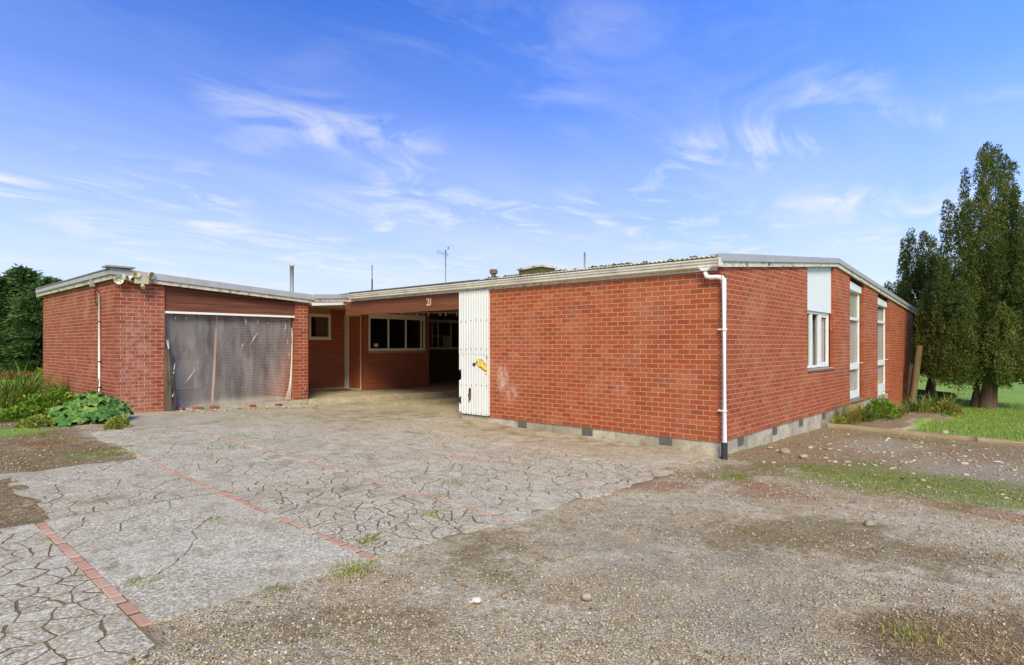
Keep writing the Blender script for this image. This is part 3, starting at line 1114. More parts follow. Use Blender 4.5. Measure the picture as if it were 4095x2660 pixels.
tag(mesh_obj('garage_apron', V, F, M_STEP), kind='structure')
sloped_slab('walkway', [(8.785, 14.045), (10.6, 14.05), (13.5, 14.02), (19, 14.0), (19, 15.6), (8.785, 15.6)], lambda x, y: 0.148, 0.2, M_STEP)
sloped_slab('porch_floor', [(8.80, 15.57), (10.5, 15.30), (13.5, 14.80), (19, 14.5), (19, 19.1), (8.80, 19.1)], lambda x, y: 0.30, 0.3, M_STEP)
sloped_slab('garage_floor', [(4.30, 15.605), (8.60, 15.605), (8.60, 22.4), (4.30, 22.4)], lambda x, y: 0.295, 0.3, M_FLOOR)

# ------------------------------------------------------------------ brickwork
class Bricks:
    def __init__(self, root, m):
        self.root = root
        self.m = m
        self.items = []

    def wall(self, part, axis, c, u0, u1, z0, ztop, openings=(), out=-1, dep=0.10, off=0.0):
        """axis 'x': wall face at X=c, runs along Y; axis 'y': face at Y=c, runs along X"""
        k = 0
        while True:
            z = z0 + 0.086 * k
            if z > 4.2:
                break
            ints = [(u0, u1)]
            zc = z + 0.038
            for a, b, za, zb in openings:
                if za - 0.03 < zc < zb:
                    nxt = []
                    for p_, q_ in ints:
                        if a > p_:
                            nxt.append((p_, min(a, q_)))
                        if b < q_:
                            nxt.append((max(b, p_), q_))
                    ints = [i for i in nxt if i[1] - i[0] > 0.02]
            for p_, q_ in ints:
                sh = (k % 2) * 0.12 + off
                j = math.floor((p_ - sh) / 0.24)
                row = []
                while j * 0.24 + sh < q_:
                    a = max(p_, j * 0.24 + sh + (0.011 if j * 0.24 + sh > p_ + 0.001 else 0))
                    b = min(q_, (j + 1) * 0.24 + sh)
                    j += 1
                    if b > a:
                        row.append([a, b])
                if len(row) > 1 and row[0][1] - row[0][0] < 0.045:
                    row[1][0] = row[0][0]
                    row.pop(0)
                if len(row) > 1 and row[-1][1] - row[-1][0] < 0.045:
                    row[-2][1] = row[-1][1]
                    row.pop()
                for a, b in row:
                    zt = min(ztop(a), ztop(b)) if callable(ztop) else ztop
                    hh = 0.0748
                    if z + hh > zt:
                        hh = zt - z
                    if hh < 0.02:
                        continue
                    self.items.append((part, axis, c + (random.uniform(-0.0016, 0.0) if out < 0 else random.uniform(0.0, 0.0016)), (a + b) / 2, z + hh / 2, b - a, hh, out, dep, random.random()))
            k += 1

    def place(self, it):
        part, axis, c, u, z, w, h, out, dep, r = it
        mid = c - out * dep / 2
        # unit brick: local x = length, y = height, z (outwards) = depth
        if axis == 'x':
            loc = (mid, u, z)
            X, Y, Z = (0, -out * -1.0, 0), (0, 0, 1), (out, 0, 0)
        else:
            loc = (u, mid, z)
            X, Y, Z = (-out, 0, 0), (0, 0, 1), (0, out, 0)
        Mx = Matrix((X, Y, Z)).transposed()
        if Mx.determinant() < 0:
            Mx = Matrix((tuple(-q for q in X), Y, Z)).transposed()
        return Vector(loc), Mx, (w, h, dep)

    def finish(self):
        def area(it):
            loc, Mx, s = self.place(it)
            d = max(depth(loc.x, loc.y), 0.5)
            n = Mx.col[2]
            view = (loc - Vector((0, 0, H))).normalized()
            facing = max(0.0, -view.dot(n))
            u = (loc.x * math.sin(AR) - loc.y * math.sin(AL)) / d
            if abs(u) > 0.86:
                facing *= 0.02
            return s[0] * s[1] * facing / d ** 2
        its = sorted(self.items, key=area, reverse=True)
        me = unit_brick('brick', self.m, 0.012)
        # chamfer on a scaled brick should stay small: use mild values
        uv = [Vector(v.co) for v in me.vertices]
        uf = [tuple(p_.vertices) for p_ in me.polygons]
        for it in its[:300]:
            loc, Mx, s = self.place(it)
            o = link('brick', me, it[0])
            o.location = loc - world_loc(it[0]) - o.matrix_parent_inverse.translation
            o.rotation_euler = Mx.to_euler()
            o.scale = s
            o.color = (it[9], 0, 0, 1)
        V, Fc, A = [], [], []
        UV = np.array([tuple(v) for v in uv])
        UF = np.array(uf)
        for it in its[300:]:
            loc, Mx, s = self.place(it)
            P = (UV * np.array(s)) @ np.array(Mx.transposed()) + np.array(loc)
            Fc.append(UF + len(UV) * len(V))
            V.append(P)
            A.append(np.full(len(UV), it[9]))
        if V:
            o = np_mesh('bricks', np.concatenate(V), np.concatenate(Fc), self.m, self.root, {'rnd': np.concatenate(A)})
            o.color = (0, 0, 0, 1)
            tag(o, kind='stuff')


def boards(part, name, axis, c, u0, u1, z0, z1, hgt, m, openings=(), out=-1, thick=0.022, lap=0.014, top=None):
    """horizontal boards, each one an object, broken round the openings"""
    k = 0
    z = z0
    while z < z1 - 0.02:
        zt = min(z + hgt - 0.012, z1)
        ints = [(u0, u1)]
        for a, b, za, zb in openings:
            if za < zt - 0.01 and zb > z + 0.01:
                nxt = []
                for p_, q_ in ints:
                    if a > p_ + 0.01:
                        nxt.append((p_, min(a, q_)))
                    if b < q_ - 0.01:
                        nxt.append((max(b, p_), q_))
                ints = nxt
        for p_, q_ in ints:
            f0, f1 = c + out * lap, c          # bottom edge stands proud
            t0 = c - out * thick
            za_, zb_ = zt, zt
            if top:
                za_, zb_ = min(zt, top(p_)), min(zt, top(q_))
                if max(za_, zb_) < z + 0.02:
                    continue
            if axis == 'y':
                pts = [(p_, f0, z), (p_, f1, za_), (p_, t0, za_), (p_, t0, z)]
                pts2 = [(q_, f0, z), (q_, f1, zb_), (q_, t0, zb_), (q_, t0, z)]
            else:
                pts = [(f0, p_, z), (f1, p_, za_), (t0, p_, za_), (t0, p_, z)]
                pts2 = [(f0, q_, z), (f1, q_, zb_), (t0, q_, zb_), (t0, q_, z)]
            b = MB()
            b.v = pts + pts2
            b.f = [(0, 1, 2, 3), (7, 6, 5, 4), (0, 4, 5, 1), (1, 5, 6, 2), (2, 6, 7, 3), (3, 7, 4, 0)]
            o = b.build(name, m, part)
            o.color = (random.random(), 0, 0, 1)
        z += hgt
        k += 1


def rect_frame(mb, axis, c, u0, u1, z0, z1, w, d):
    """four bars of a frame; c = front face, d = depth going inwards"""
    def bx(a, b, za, zb):
        if axis == 'y':
            mb.box(a, c, za, b, c + d, zb)
        else:
            mb.box(c, a, za, c + d, b, zb)
    bx(u0, u0 + w, z0, z1)
    bx(u1 - w, u1, z0, z1)
    bx(u0 + w, u1 - w, z1 - w, z1)
    bx(u0 + w, u1 - w, z0, z0 + w)


# ------------------------------------------------------------------ the house
house = thing('brick_house', (9.79, 4.16, 0), 'low red brick house with gutter, downpipe and flat gabled roof at right', 'house')
FX, SY = 9.79, 4.16
BH = Bricks(house, M_BRH)
side_top = lambda x: 3.125 + (x - 9.79) * (3.80 - 3.125) / 7.06 if x < 16.85 else 3.80 - (x - 16.85) * 0.0695

fw = MB().box(FX + 0.0010, SY + 0.03, 0.2, FX + 0.2, 9.46, 3.12).build('front_wall', M_MOH, house)
BH.wall(fw, 'x', FX, SY, 9.47, 0.205, 3.12)
W1 = (14.57, 16.75, 1.27, 9)
W2 = (18.34, 19.95, 0.28, 9)
W3 = (21.77, 23.50, -1, 9)
b = MB()
for xa, xb, za in ((9.80, 14.565, 0.2), (14.565, 16.755, 0.2), (16.755, 18.335, 0.2), (19.955, 21.765, 0.2), (23.505, 28.0, -0.7)):
    if xa == 14.565:
        b.box(xa, SY + 0.0010, 0.2, xb, SY + 0.098, 1.262)
        continue
    e = 0.004
    xs = [xa + e, xb - e]
    if xa < 16.85 < xb:
        xs = [xa + e, 16.85, xb - e]
    pts = [(xs[0], SY + 0.0010, za)] + [(xs[-1], SY + 0.0010, za)] + [(x, SY + 0.0010, side_top(x)) for x in reversed(xs)]
    b.prism(pts, (0, 0.097, 0))
b.box(18.335, SY + 0.02, -0.6, 19.955, SY + 0.098, 0.26)
sw = b.build('side_wall', M_MOH, house)
BH.wall(sw, 'y', SY, FX + 0.001, 23.5, 0.205, side_top, (W1, W2, W3))
BH.wall(sw, 'y', SY, 23.5, 28.0, -0.655, side_top)
# reveals on the far side of each opening are the ends of bricks 0.10 deep (built above)
BH.finish()

# foundations and their vents
b = MB()
b.box(FX + 0.025, SY + 0.03, -0.4, FX + 0.25, 10.42, 0.198)
fnd = b.build('foundation', M_FOUND, house)
fnd2 = MB().box(FX + 0.26, SY + 0.025, -0.8, 23.4, SY + 0.25, 0.197).build('foundation', M_FOUND, house)
for part, axis, us in ((fnd, 'x', (8.52, 6.83, 5.15)), (fnd2, 'y', (10.75, 12.5, 14.17, 15.93, 17.77, 21.21))):
    for u in us:
        b = MB()
        za, zb = 0.055, 0.188
        if axis == 'y':
            za -= 0.02
        n = 9
        for k in range(n):
            a = u - 0.12 + 0.24 * k / n
            if axis == 'x':
                b.box(FX + 0.008, a, za, FX + 0.05, a + 0.014, zb)
            else:
                b.box(a, SY + 0.008, za, a + 0.014, SY + 0.05, zb)
        if axis == 'x':
            b.box(FX + 0.016, u - 0.125, za, FX + 0.06, u + 0.125, zb)
        else:
            b.box(u - 0.125, SY + 0.016, za, u + 0.125, SY + 0.06, zb)
        b.build('vent', M_VENT, part)

# dim rooms behind the windows
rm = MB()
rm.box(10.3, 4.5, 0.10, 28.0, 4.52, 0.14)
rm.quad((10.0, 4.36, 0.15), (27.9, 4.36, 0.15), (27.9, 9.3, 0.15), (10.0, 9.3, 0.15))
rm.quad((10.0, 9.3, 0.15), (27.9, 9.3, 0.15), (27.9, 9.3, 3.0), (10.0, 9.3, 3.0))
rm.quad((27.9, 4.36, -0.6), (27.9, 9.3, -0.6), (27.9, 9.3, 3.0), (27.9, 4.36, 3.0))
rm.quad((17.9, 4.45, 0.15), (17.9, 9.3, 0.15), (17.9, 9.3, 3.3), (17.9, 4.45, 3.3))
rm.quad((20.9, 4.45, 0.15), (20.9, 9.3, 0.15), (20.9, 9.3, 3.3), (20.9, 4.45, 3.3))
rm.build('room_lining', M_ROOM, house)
bw = MB().box(28.0, SY + 0.1, -0.7, 28.2, 20, 2.9)
bw.build('end_wall', M_MOH, house)

# roof: two slopes of corrugated sheet
RX0, RZ0, RXR, RZR, RX2, RZ2 = 9.60, 3.285, 16.85, 3.985, 28.62, 3.19


def corrugated(name, m, xa, za, xb, zb, ya, yb, parent, pitch=0.0865, amp=0.018, thick=0.012):
    ys = np.arange(ya, yb, pitch / 8)
    w = amp * np.cos((ys - ya) * 2 * math.pi / pitch)
    n = len(ys)
    rows = []
    for x, z in ((xa, za), (xb, zb)):
        for dz in (0, -thick):
            rows.append(np.stack([np.full(n, x), ys, z + w + dz], 1))
    V = np.concatenate(rows)
    F = []
    i = np.arange(n - 1)
    for r0, r1, flip in ((0, 2, 0), (1, 3, 1), (0, 1, 1), (2, 3, 0)):
        q = np.stack([r0 * n + i, r0 * n + i + 1, r1 * n + i + 1, r1 * n + i], 1)
        F.append(q if flip else q[:, ::-1])
    return np_mesh(name, V, np.concatenate(F), m, parent, smooth=True)


corrugated('roof_sheet', M_ROOFL, RX0, RZ0, RXR, RZR, SY - 0.03, 9.62, house, amp=0.011)
corrugated('carport_roof_sheet', M_ROOFD, RX0 + 0.02, RZ0 - 0.005, RXR, RZR, 9.62, 14.86, house)
b = MB()
b.quad((RXR, SY - 0.03, RZR - 0.02), (RX2, SY - 0.03, RZ2), (RX2, 15, RZ2), (RXR, 15, RZR - 0.02))
b.quad((9.9, 14.9, 3.32), (RXR, 14.9, RZR - 0.02), (RXR, 23, RZR - 0.02), (9.9, 23, 3.32))
b.quad((RXR, 15, RZR - 0.02), (RX2, 15, RZ2), (RX2, 23, RZ2), (RXR, 23, RZR - 0.02))
b.build('rear_roof_slope', M_ROOFD, house)
# moss clumps along the sheet ends
mo = MB()
for k in range(520):
    y = random.uniform(4.2, 9.5)
    if vnoise(y * 2.3, 0.5, 8) < 0.5 and vnoise(y * 9, 1.5, 8) < 0.6:
        continue
    x = RX0 + random.uniform(0.02, 0.16)
    s = random.uniform(0.004, 0.02) * (1.6 if random.random() < 0.15 else 1)
    z = RZ0 + 0.016 + 0.097 * (x - RX0) + random.uniform(-0.006, 0.008)
    mo.tube([(x, y - s * 1.6, z), (x, y, z + s * 0.35), (x, y + s * 1.6, z)], [s * 0.2, s * 0.8, s * 0.2], 6)
o = mo.build('moss_clumps', M_MOSS, house, True)
tag(o, kind='stuff')

# gable fascia: grey flashing over a peeling board


def along(name, m, pts, dz0, dz1, y0, y1, parent):
    v, f = [], []
    for x, z in pts:
        v += [(x, y0, z + dz0), (x, y1, z + dz0), (x, y1, z + dz1), (x, y0, z + dz1)]
    for i in range(len(pts) - 1):
        a = i * 4
        for k in range(4):
            f.append((a + k, a + (k + 1) % 4, a + 4 + (k + 1) % 4, a + 4 + k))
    f += [(3, 2, 1, 0), tuple(len(v) - 4 + k for k in range(4))]
    return mesh_obj(name, v, f, m, parent)


rl = [(9.66, 3.32), (16.85, 4.01), (28.66, 3.215)]
seg = [9.66, 11.55, 13.2, 15.1, 16.85]
zr = lambda x: 3.32 + (x - 9.66) * 0.69 / 7.19 if x <= 16.85 else 4.01 - (x - 16.85) * 0.795 / 11.81
for i in range(len(seg) - 1):
    along('flashing', M_FLASH, [(seg[i] + 0.003, zr(seg[i])), (seg[i + 1], zr(seg[i + 1]))], -0.125, 0.005 - 0.003 * i, SY - 0.085 - 0.003 * (i % 2), SY + 0.12, house)
for xa, xb in ((16.853, 20.8), (20.803, 24.8), (24.803, 28.66)):
    along('flashing', M_FLASH, [(xa, zr(xa)), (xb, zr(xb))], -0.115, 0.0, SY - 0.085, SY + 0.12, house)
along('fascia_board', M_FASCW, [(9.74, 3.325), (16.85, 4.01), (28.6, 3.22)], -0.215, -0.12, SY - 0.055, SY - 0.008, house)
along('eaves_board', M_SOFFIT, [(9.80, 3.330), (16.85, 4.01), (28.5, 3.22)], -0.2, -0.13, SY - 0.006, SY + 0.25, house)

# gutter along the front, with fascia behind it
gp = [(9.765, 3.115), (9.70, 3.105), (9.655, 3.125), (9.650, 3.165), (9.628, 3.178), (9.622, 3.215), (9.604, 3.222), (9.600, 3.248), (9.612, 3.250), (9.620, 3.232), (9.640, 3.225), (9.652, 3.19), (9.668, 3.18), (9.675, 3.14), (9.71, 3.122), (9.765, 3.13)]
for ya, yb in ((4.10, 9.62), (9.623, 14.88)):
    b = MB().prism([(x, ya, z) for x, z in gp], (0, yb - ya, 0))
    b.v = [tuple(q) for q in b.v]
    b.build('gutter', M_GUT, house)
MB().box(9.768, 4.19, 3.06, 9.785, 14.95, 3.255).build('fascia_board', M_FASCW, house)
MB().box(9.60, 4.085, 3.11, 9.76, 4.098, 3.25).build('gutter_stop_end', M_GUT, house)
b = MB()
for y in np.arange(4.6, 14.8, 0.9):
    b.box(9.602, y, 3.232, 9.766, y + 0.02, 3.238)
b.build('gutter_straps', M_GALV, house)

# downpipe at the corner
path = [(9.69, 4.36, 3.12), (9.69, 4.36, 3.02), (9.69, 4.34, 2.965), (9.695, 4.28, 2.945), (9.705, 4.17, 2.945), (9.715, 4.09, 2.93), (9.72, 4.055, 2.89), (9.72, 4.05, 2.82), (9.72, 4.05, 0.20)]
pipe = MB().tube(path, 0.037, 14).build('downpipe', M_PVC, house, True)
MB().prism([(9.63, 4.26, 3.12), (9.75, 4.26, 3.12), (9.75, 4.46, 3.12), (9.63, 4.46, 3.12)], (0, 0, -0.001)).prism([(9.64, 4.47, 3.118), (9.64, 4.25, 3.118), (9.64, 4.31, 3.06), (9.64, 4.41, 3.06)], (0.1, 0, 0)).build('outlet', M_PVC, pipe)
for z in (2.08, 1.00 - 0.26):
    MB().tube([(9.72, 4.05, z - 0.018), (9.72, 4.05, z + 0.018)], 0.043, 14).box(9.72, 4.085, z - 0.01, 9.80, 4.16, z + 0.01).build('bracket', M_PVC, pipe)
b = MB()
pth, rad = [], []
for k in range(26):
    pth.append((9.72, 4.05, 0.225 - k * 0.012))
    rad.append(0.055 if k % 2 else 0.048)
b.tube(pth, rad, 16)
b.build('drain_sock', M_BLACK, pipe)
b = MB()
for yy, zz_ in ((4.34, 2.965), (4.09, 2.93)):
    b.tube([(9.71, yy - 0.02, zz_ + 0.002), (9.71, yy + 0.02, zz_ - 0.002)], 0.041, 14)
b.build('joint_collar', M_PVC, pipe, True)

# ---- windows in the side wall
WY = SY + 0.105                                           # face of the window frames


def wx_(px, y=None):
    return on_y(px, 1300, WY if y is None else y).x


# first opening: white sheet over a three-light window
xa, xb = 14.60, 16.72
pn = MB()
pn.prism([(14.575, WY - 0.04, 2.615), (16.745, WY - 0.04, 2.615), (16.745, WY - 0.04, side_top(16.75) - 0.01), (14.575, WY - 0.04, side_top(14.57) - 0.01)], (0, 0.03, 0))
pn.build('infill_sheet', M_PANELW, house)
wn1 = MB()
rect_frame(wn1, 'y', WY, 14.575, 16.68, 1.285, 2.612, 0.055, 0.06)
fr = wn1.build('window', M_WHITE, house)
m1a, m1b, m2a, m2b = wx_(3242), wx_(3249), wx_(3275), wx_(3284)
MB().box(m1a, WY + 0.004, 1.34, m1b, WY + 0.056, 2.557).build('mullion', M_WHITE, fr)
MB().box(m2a, WY + 0.004, 1.34, m2b, WY + 0.056, 2.557).build('mullion', M_WHITE, fr)
sash = MB()
rect_frame(sash, 'y', WY + 0.012, m2b + 0.003, 16.622, 1.345, 2.552, 0.05, 0.04)
sash.build('sash', M_WHITE, fr)
for a, b_ in ((14.632, m1a), (m1b, m2a), (m2b + 0.055, 16.57)):
    MB().box(a + 0.002, WY + 0.03, 1.342, b_ - 0.002, WY + 0.036, 2.555).build('pane', M_GLASSS, fr)
sl = MB()
sl.prism([(14.575, SY - 0.03, 1.215), (14.575, SY - 0.03, 1.245), (14.575, WY + 0.05, 1.284), (14.575, WY + 0.05, 1.225)], (2.165, 0, 0))
sl.build('sill', M_SILL, fr)


def curtain(name, m, x0, x1, y, z0, z1, folds, amp, parent, lean=0.0):
    n = folds * 8
    v, f = [], []
    for k in range(n + 1):
        s_ = k / n
        yy = y + amp * math.sin(2 * math.pi * folds * s_) + 0.3 * amp * math.sin(5.3 * s_ * folds)
        v += [(x0 + (x1 - x0) * s_ + lean, yy, z0), (x0 + (x1 - x0) * s_, yy, z1)]
    f = [(2 * k, 2 * k + 2, 2 * k + 3, 2 * k + 1) for k in range(n)]
    return mesh_obj(name, v, f, m, parent, True)


curtain('curtain', M_CURTB, m1b - 0.1, (m1b + m2a) / 2 + 0.1, WY + 0.16, 1.3, 2.6, 6, 0.02, fr, -0.05)
curtain('lace_curtain', M_CURT, m2a - 0.02, 17.5, WY + 0.085, 1.3, 2.6, 20, 0.012, fr)
curtain('curtain', M_CURT, m2a - 0.25, m2a - 0.05, WY + 0.13, 1.3, 2.6, 3, 0.014, fr, 0.1)


def tall_unit(x0, x1, zt, name, zs, door):
    """narrow full-height window: lintel sheet, top light, tall light, rail, low light, bottom panel"""
    z_lint, z_top, z_tr0, z_tr1, z_r1, z_r0, z_p1, z_p0 = zs
    f_ = MB()
    w = 0.065
    f_.box(x0, WY, z_p0, x0 + w, WY + 0.06, z_lint)
    f_.box(x1 - w, WY, z_p0, x1, WY + 0.06, z_lint)
    f_.box(x0 + w, WY, z_top, x1 - w, WY + 0.06, z_lint)
    root = f_.build(name, M_WHITE, house)
    MB().box(x0 + w, WY - 0.004, z_tr0, x1 - w, WY + 0.055, z_tr1).build('transom', M_WHITE, root)
    MB().box(x0 + w, WY - 0.004, z_r0, x1 - w, WY + 0.055, z_r1).build('rail', M_WHITE, root)
    MB().box(x0 + w, WY + 0.002, z_p0, x1 - w, WY + 0.05, z_p1).build('bottom_panel', M_WHITE, root)
    b2 = MB()
    b2.prism([(x0 - 0.0, WY - 0.05, z_lint + 0.002), (x1 + 0.0, WY - 0.05, z_lint - 0.05), (x1, WY - 0.05, zt(x1)), (x0, WY - 0.05, zt(x0))], (0, 0.045, 0))
    b2.build('lintel_sheet', M_WHITE, root)
    for za, zb in ((z_tr1, z_top), (z_r1, z_tr0), (z_p1, z_r0)):
        MB().box(x0 + w + 0.002, WY + 0.028, za + 0.002, x1 - w - 0.002, WY + 0.034, zb - 0.002).build('pane', M_GLASSS, root)
    st_ = MB().tube([(x1 - w, WY - 0.01, z_r0 + 0.17), (x1 - w + 0.05, WY - 0.09, z_r0 + 0.175)], 0.008, 6)
    st_.build('stay', M_WHITE, root)
    return root


zt2 = lambda x: side_top(x) - 0.10
u2 = tall_unit(18.36, wx_(3437), zt2, 'tall_window', (3.36, 3.30, 2.52, 2.60, 1.30, 1.13, 0.52, 0.32), False)
MB().prism([(18.36, SY - 0.03, 0.235), (18.36, SY - 0.03, 0.262), (18.36, WY + 0.05, 0.318), (18.36, WY + 0.05, 0.24)], (1.57, 0, 0)).build('sill', M_SILL, u2)
MB().box(18.44, WY + 0.064, 2.60, 20.4, WY + 0.068, 3.30).build('roller_blind', M_BLIND, u2)
curtain('lace_curtain', M_CURT, 18.4, 20.6, WY + 0.085, 0.33, 2.6, 18, 0.014, u2)
u3 = tall_unit(21.79, wx_(3540), zt2, 'french_door', (3.12, 3.07, 2.53, 2.61, 1.32, 1.16, 0.55, -0.18), True)
curtain('lace_curtain', M_CURT, 21.9, 24.6, WY + 0.085, 0.2, 3.0, 20, 0.014, u3)
MB().tube([(wx_(3528), WY - 0.02, 0.30), (wx_(3528), WY - 0.06, 0.30), (wx_(3522), WY - 0.06, 0.30)], 0.012, 8).build('handle', M_GALV, u3)
b = MB()
b.prism([(21.9, WY - 0.006, 0.55), (22.35, WY - 0.006, 0.53), (22.6, WY - 0.006, 0.60), (22.4, WY - 0.006, 0.70), (22.0, WY - 0.006, 0.68)], (0, 0.006, 0))
b.build('peeled_patch', M_FOAM, u3)
MB().box(23.505, SY + 0.03, -0.7, 23.55, SY + 0.097, 3.2).build('reveal_lining', M_MOH, house)

# ---- white corrugated end panel with torn holes


def iron_panel(name, y0, y1, z0, z1, holes, xoff):
    nu, nv = 64, int((z1 - z0) / 0.0145)
    V, F = [], []
    for j in range(nv + 1):
        for i in range(nu + 1):
            y = y0 + (y1 - y0) * i / nu
            z = z0 + (z1 - z0) * j / nv
            V.append((FX - 0.035 + xoff + 0.0085 * math.cos((y - y0) * 2 * math.pi / 0.082), y, z))
    for j in range(nv):
        for i in range(nu):
            y = y0 + (y1 - y0) * (i + 0.5) / nu
            z = z0 + (z1 - z0) * (j + 0.5) / nv
            jag = 0.35 * (vnoise(y * 31, z * 31, 3) - 0.5)
            if any(h(y, z, jag) for h in holes):
                continue
            a = j * (nu + 1) + i
            F.append((a + nu + 1, a + nu + 2, a + 1, a))
    return mesh_obj(name, V, F, M_IRONW, house, True)


def oval(px, py, ry, rz, rot=0.0):
    c = on_x(px, py, FX - 0.03)

    def f(y, z, j):
        a = math.cos(rot) * (y - c.y) + math.sin(rot) * (z - c.z)
        b_ = -math.sin(rot) * (y - c.y) + math.cos(rot) * (z - c.z)
        return math.hypot(a / ry, b_ / rz) + j < 1.0
    return f


holes_lo = [oval(1930, 1462, 0.19, 0.10, 0.75), oval(1896, 1458, 0.05, 0.05), oval(1908, 1450, 0.08, 0.018, -0.4), oval(1947, 1460, 0.022, 0.25), oval(1878, 1580, 0.045, 0.19, 0.05),
            oval(1841, 1500, 0.030, 0.13), oval(1841, 1600, 0.022, 0.10), oval(1842, 1648, 0.03, 0.02)]
lo = iron_panel('lower_corrugated_sheet', 9.475, 10.42, 0.225, 1.64, holes_lo, 0.0)
up = iron_panel('upper_corrugated_sheet', 9.475, 10.42, 1.61, 3.07, [], -0.006)
sc = unit_brick('screw', M_DARKM, 0.2)
for z in (0.255, 0.90, 1.73, 2.38):
    for k in range(6):
        y = 9.52 + k * 0.164
        o = link('screw', sc, lo if z < 1.6 else up)
        o.location = Vector((FX - 0.052 + (0 if z < 1.6 else -0.006), y, z + 0.01 * math.sin(k))) - world_loc(o.parent) - o.matrix_parent_inverse.translation
        o.scale = (0.016, 0.018, 0.018)
nib = MB().box(FX + 0.01, 9.50, 0.20, FX + 0.16, 10.38, 3.05).build('nib_wall', M_SOFFIT, house)
c = on_x(1930, 1465, FX)
fo = MB()
for k in range(14):
    a = random.uniform(-0.15, 0.15)
    bz = a * 0.7 + random.uniform(-0.06, 0.06)
    fo.tube([(FX - 0.022, c.y + a - 0.05, c.z - bz * -1.0), (FX - 0.028, c.y + a, c.z + bz), (FX - 0.02, c.y + a + 0.05, c.z + bz)], [0.01, 0.03, 0.01], 7)
fo.box(FX - 0.016, c.y - 0.20, c.z - 0.17, FX + 0.008, c.y + 0.17, c.z + 0.17)
fo.build('foam_filling', M_FOAM, lo)
MB().box(FX - 0.05, 9.462, 0.24, FX + 0.02, 9.474, 3.05).build('corner_trim', M_IRONW, house)

# ---- carport beam, ceiling, porch walls
bm = MB().box(FX + 0.03, 10.425, 2.665, FX + 0.10, 15.3, 3.058).build('carport_beam', M_BOARDY, house)
MB().box(FX + 0.02, 10.43, 2.985, FX + 0.028, 15.2, 3.056).build('beam_capping', M_BOARDY, house)
MB().box(FX + 0.11, 9.46, 3.062, 19.5, 19.2, 3.10).build('ceiling', M_CEIL, house)
MB().box(8.80, 15.58, 3.063, FX + 0.108, 19.2, 3.10).build('ceiling', M_CEIL, house)
MB().box(FX + 0.2, 9.30, 0.1, 19.4, 9.45, 3.06).build('inner_wall', M_SOFFIT, house)
MB().box(19.3, 9.46, 0.1, 19.45, 19.2, 3.06).build('inner_wall', M_SOFFIT, house)

# house number on the beam
pl = on_x(1718, 1207, FX + 0.028)
for ch, du, w in (('2', 0.045, 0.09), ('1', -0.05, 0.05)):
    cu = bpy.data.curves.new('digit', 'FONT')
    cu.body = ch
    cu.size = 0.25
    cu.extrude = 0.006
    cu.offset = 0.006
    cu.materials.append(M_PLATE)
    ob = bpy.data.objects.new('digit', cu)
    COL.objects.link(ob)
    bpy.context.view_layer.update()
    dg_ = bpy.context.evaluated_depsgraph_get()
    me = bpy.data.meshes.new_from_object(ob.evaluated_get(dg_))
    bpy.data.objects.remove(ob)
    me.name = 'digit'
    o = link('digit', me, bm)
    o.location = Vector((FX + 0.020, pl.y + du + 0.07, pl.z - 0.09)) - world_loc(bm) - o.matrix_parent_inverse.translation
    o.rotation_euler = (R(90), 0, R(-90))

YA, YB, XD, YC = 18.5, 17.25, 11.85, 18.9
w0a, w0b = on_y(1236, 1300, YA - 0.03), on_y(1323, 1300, YA - 0.03)
WIN0 = (w0a.x - 0.01, w0b.x + 0.01, 2.00, 2.88)
def holed(x0, x1, y0, y1, z0, z1, h):
    b_ = MB()
    b_.box(x0, y0, z0, x1, y1, h[2])
    b_.box(x0, y0, h[3], x1, y1, z1)
    b_.box(x0, y0, h[2], h[0], y1, h[3])
    b_.box(h[1], y0, h[2], x1, y1, h[3])
    return b_


MB().box(8.9, 22.8, 0.0, 28.0, 22.95, 3.25).build('rear_wall', M_SOFFIT, house)
MB().box(8.80, 19.15, 0.1, 8.95, 22.8, 3.1).build('inner_wall', M_SOFFIT, house)
wa = holed(8.80, XD + 0.1, YA + 0.012, YA + 0.10, 0.30, 3.06, (WIN0[0] + 0.05, WIN0[1] - 0.05, 2.06, 2.82))
wa = wa.build('porch_wall', M_LIP, house)
boards(wa, 'board', 'y', YA, 8.80, XD - 0.005, 0.372, 3.055, 0.205, M_BOARD, (WIN0,))
MB().box(8.80, YA - 0.012, 0.30, XD, YA + 0.028, 0.368).build('plinth', M_STEP, wa)


def box_window(axis, cpl, a, b_, z0, z1, hd, w, divs, glass, mfr, parent, cur=None, sillw=0.03):
    f_ = MB()
    rect_frame(f_, axis, cpl - 0.03, a, b_, z0, z1, w, 0.08)
    if axis == 'y':
        f_.box(a - 0.02, cpl - 0.055, z0 - sillw, b_ + 0.02, cpl + 0.03, z0 - 0.001)
        f_.box(a + w, cpl - 0.024, z1 - w - hd, b_ - w, cpl + 0.04, z1 - w - 0.001)
    fr_ = f_.build('window', mfr, parent)
    e = [a + w] + [q for q in divs] + [b_ - w]
    for q in divs:
        MB().box(q - 0.022, cpl - 0.02, z0 + w, q + 0.022, cpl + 0.035, z1 - w - hd).build('mullion', mfr, fr_)
    for k in range(len(e) - 1):
        l_ = e[k] + (0.023 if k else 0.001)
        r_ = e[k + 1] - (0.023 if k < len(e) - 2 else 0.001)
        MB().box(l_, cpl + 0.01, z0 + w + 0.001, r_, cpl + 0.016, z1 - w - hd - 0.001).build('pane', glass, fr_)
    return fr_


box_window('y', YA, WIN0[0] + 0.01, WIN0[1] - 0.01, 2.02, 2.87, 0.03, 0.075, [], M_GLASSC, M_CREAM, house)
MB().box(WIN0[0] + 0.35, YA + 0.13, 2.05, WIN0[1] + 0.3, YA + 0.14, 2.85).build('drawn_curtain', M_RUST, wa)

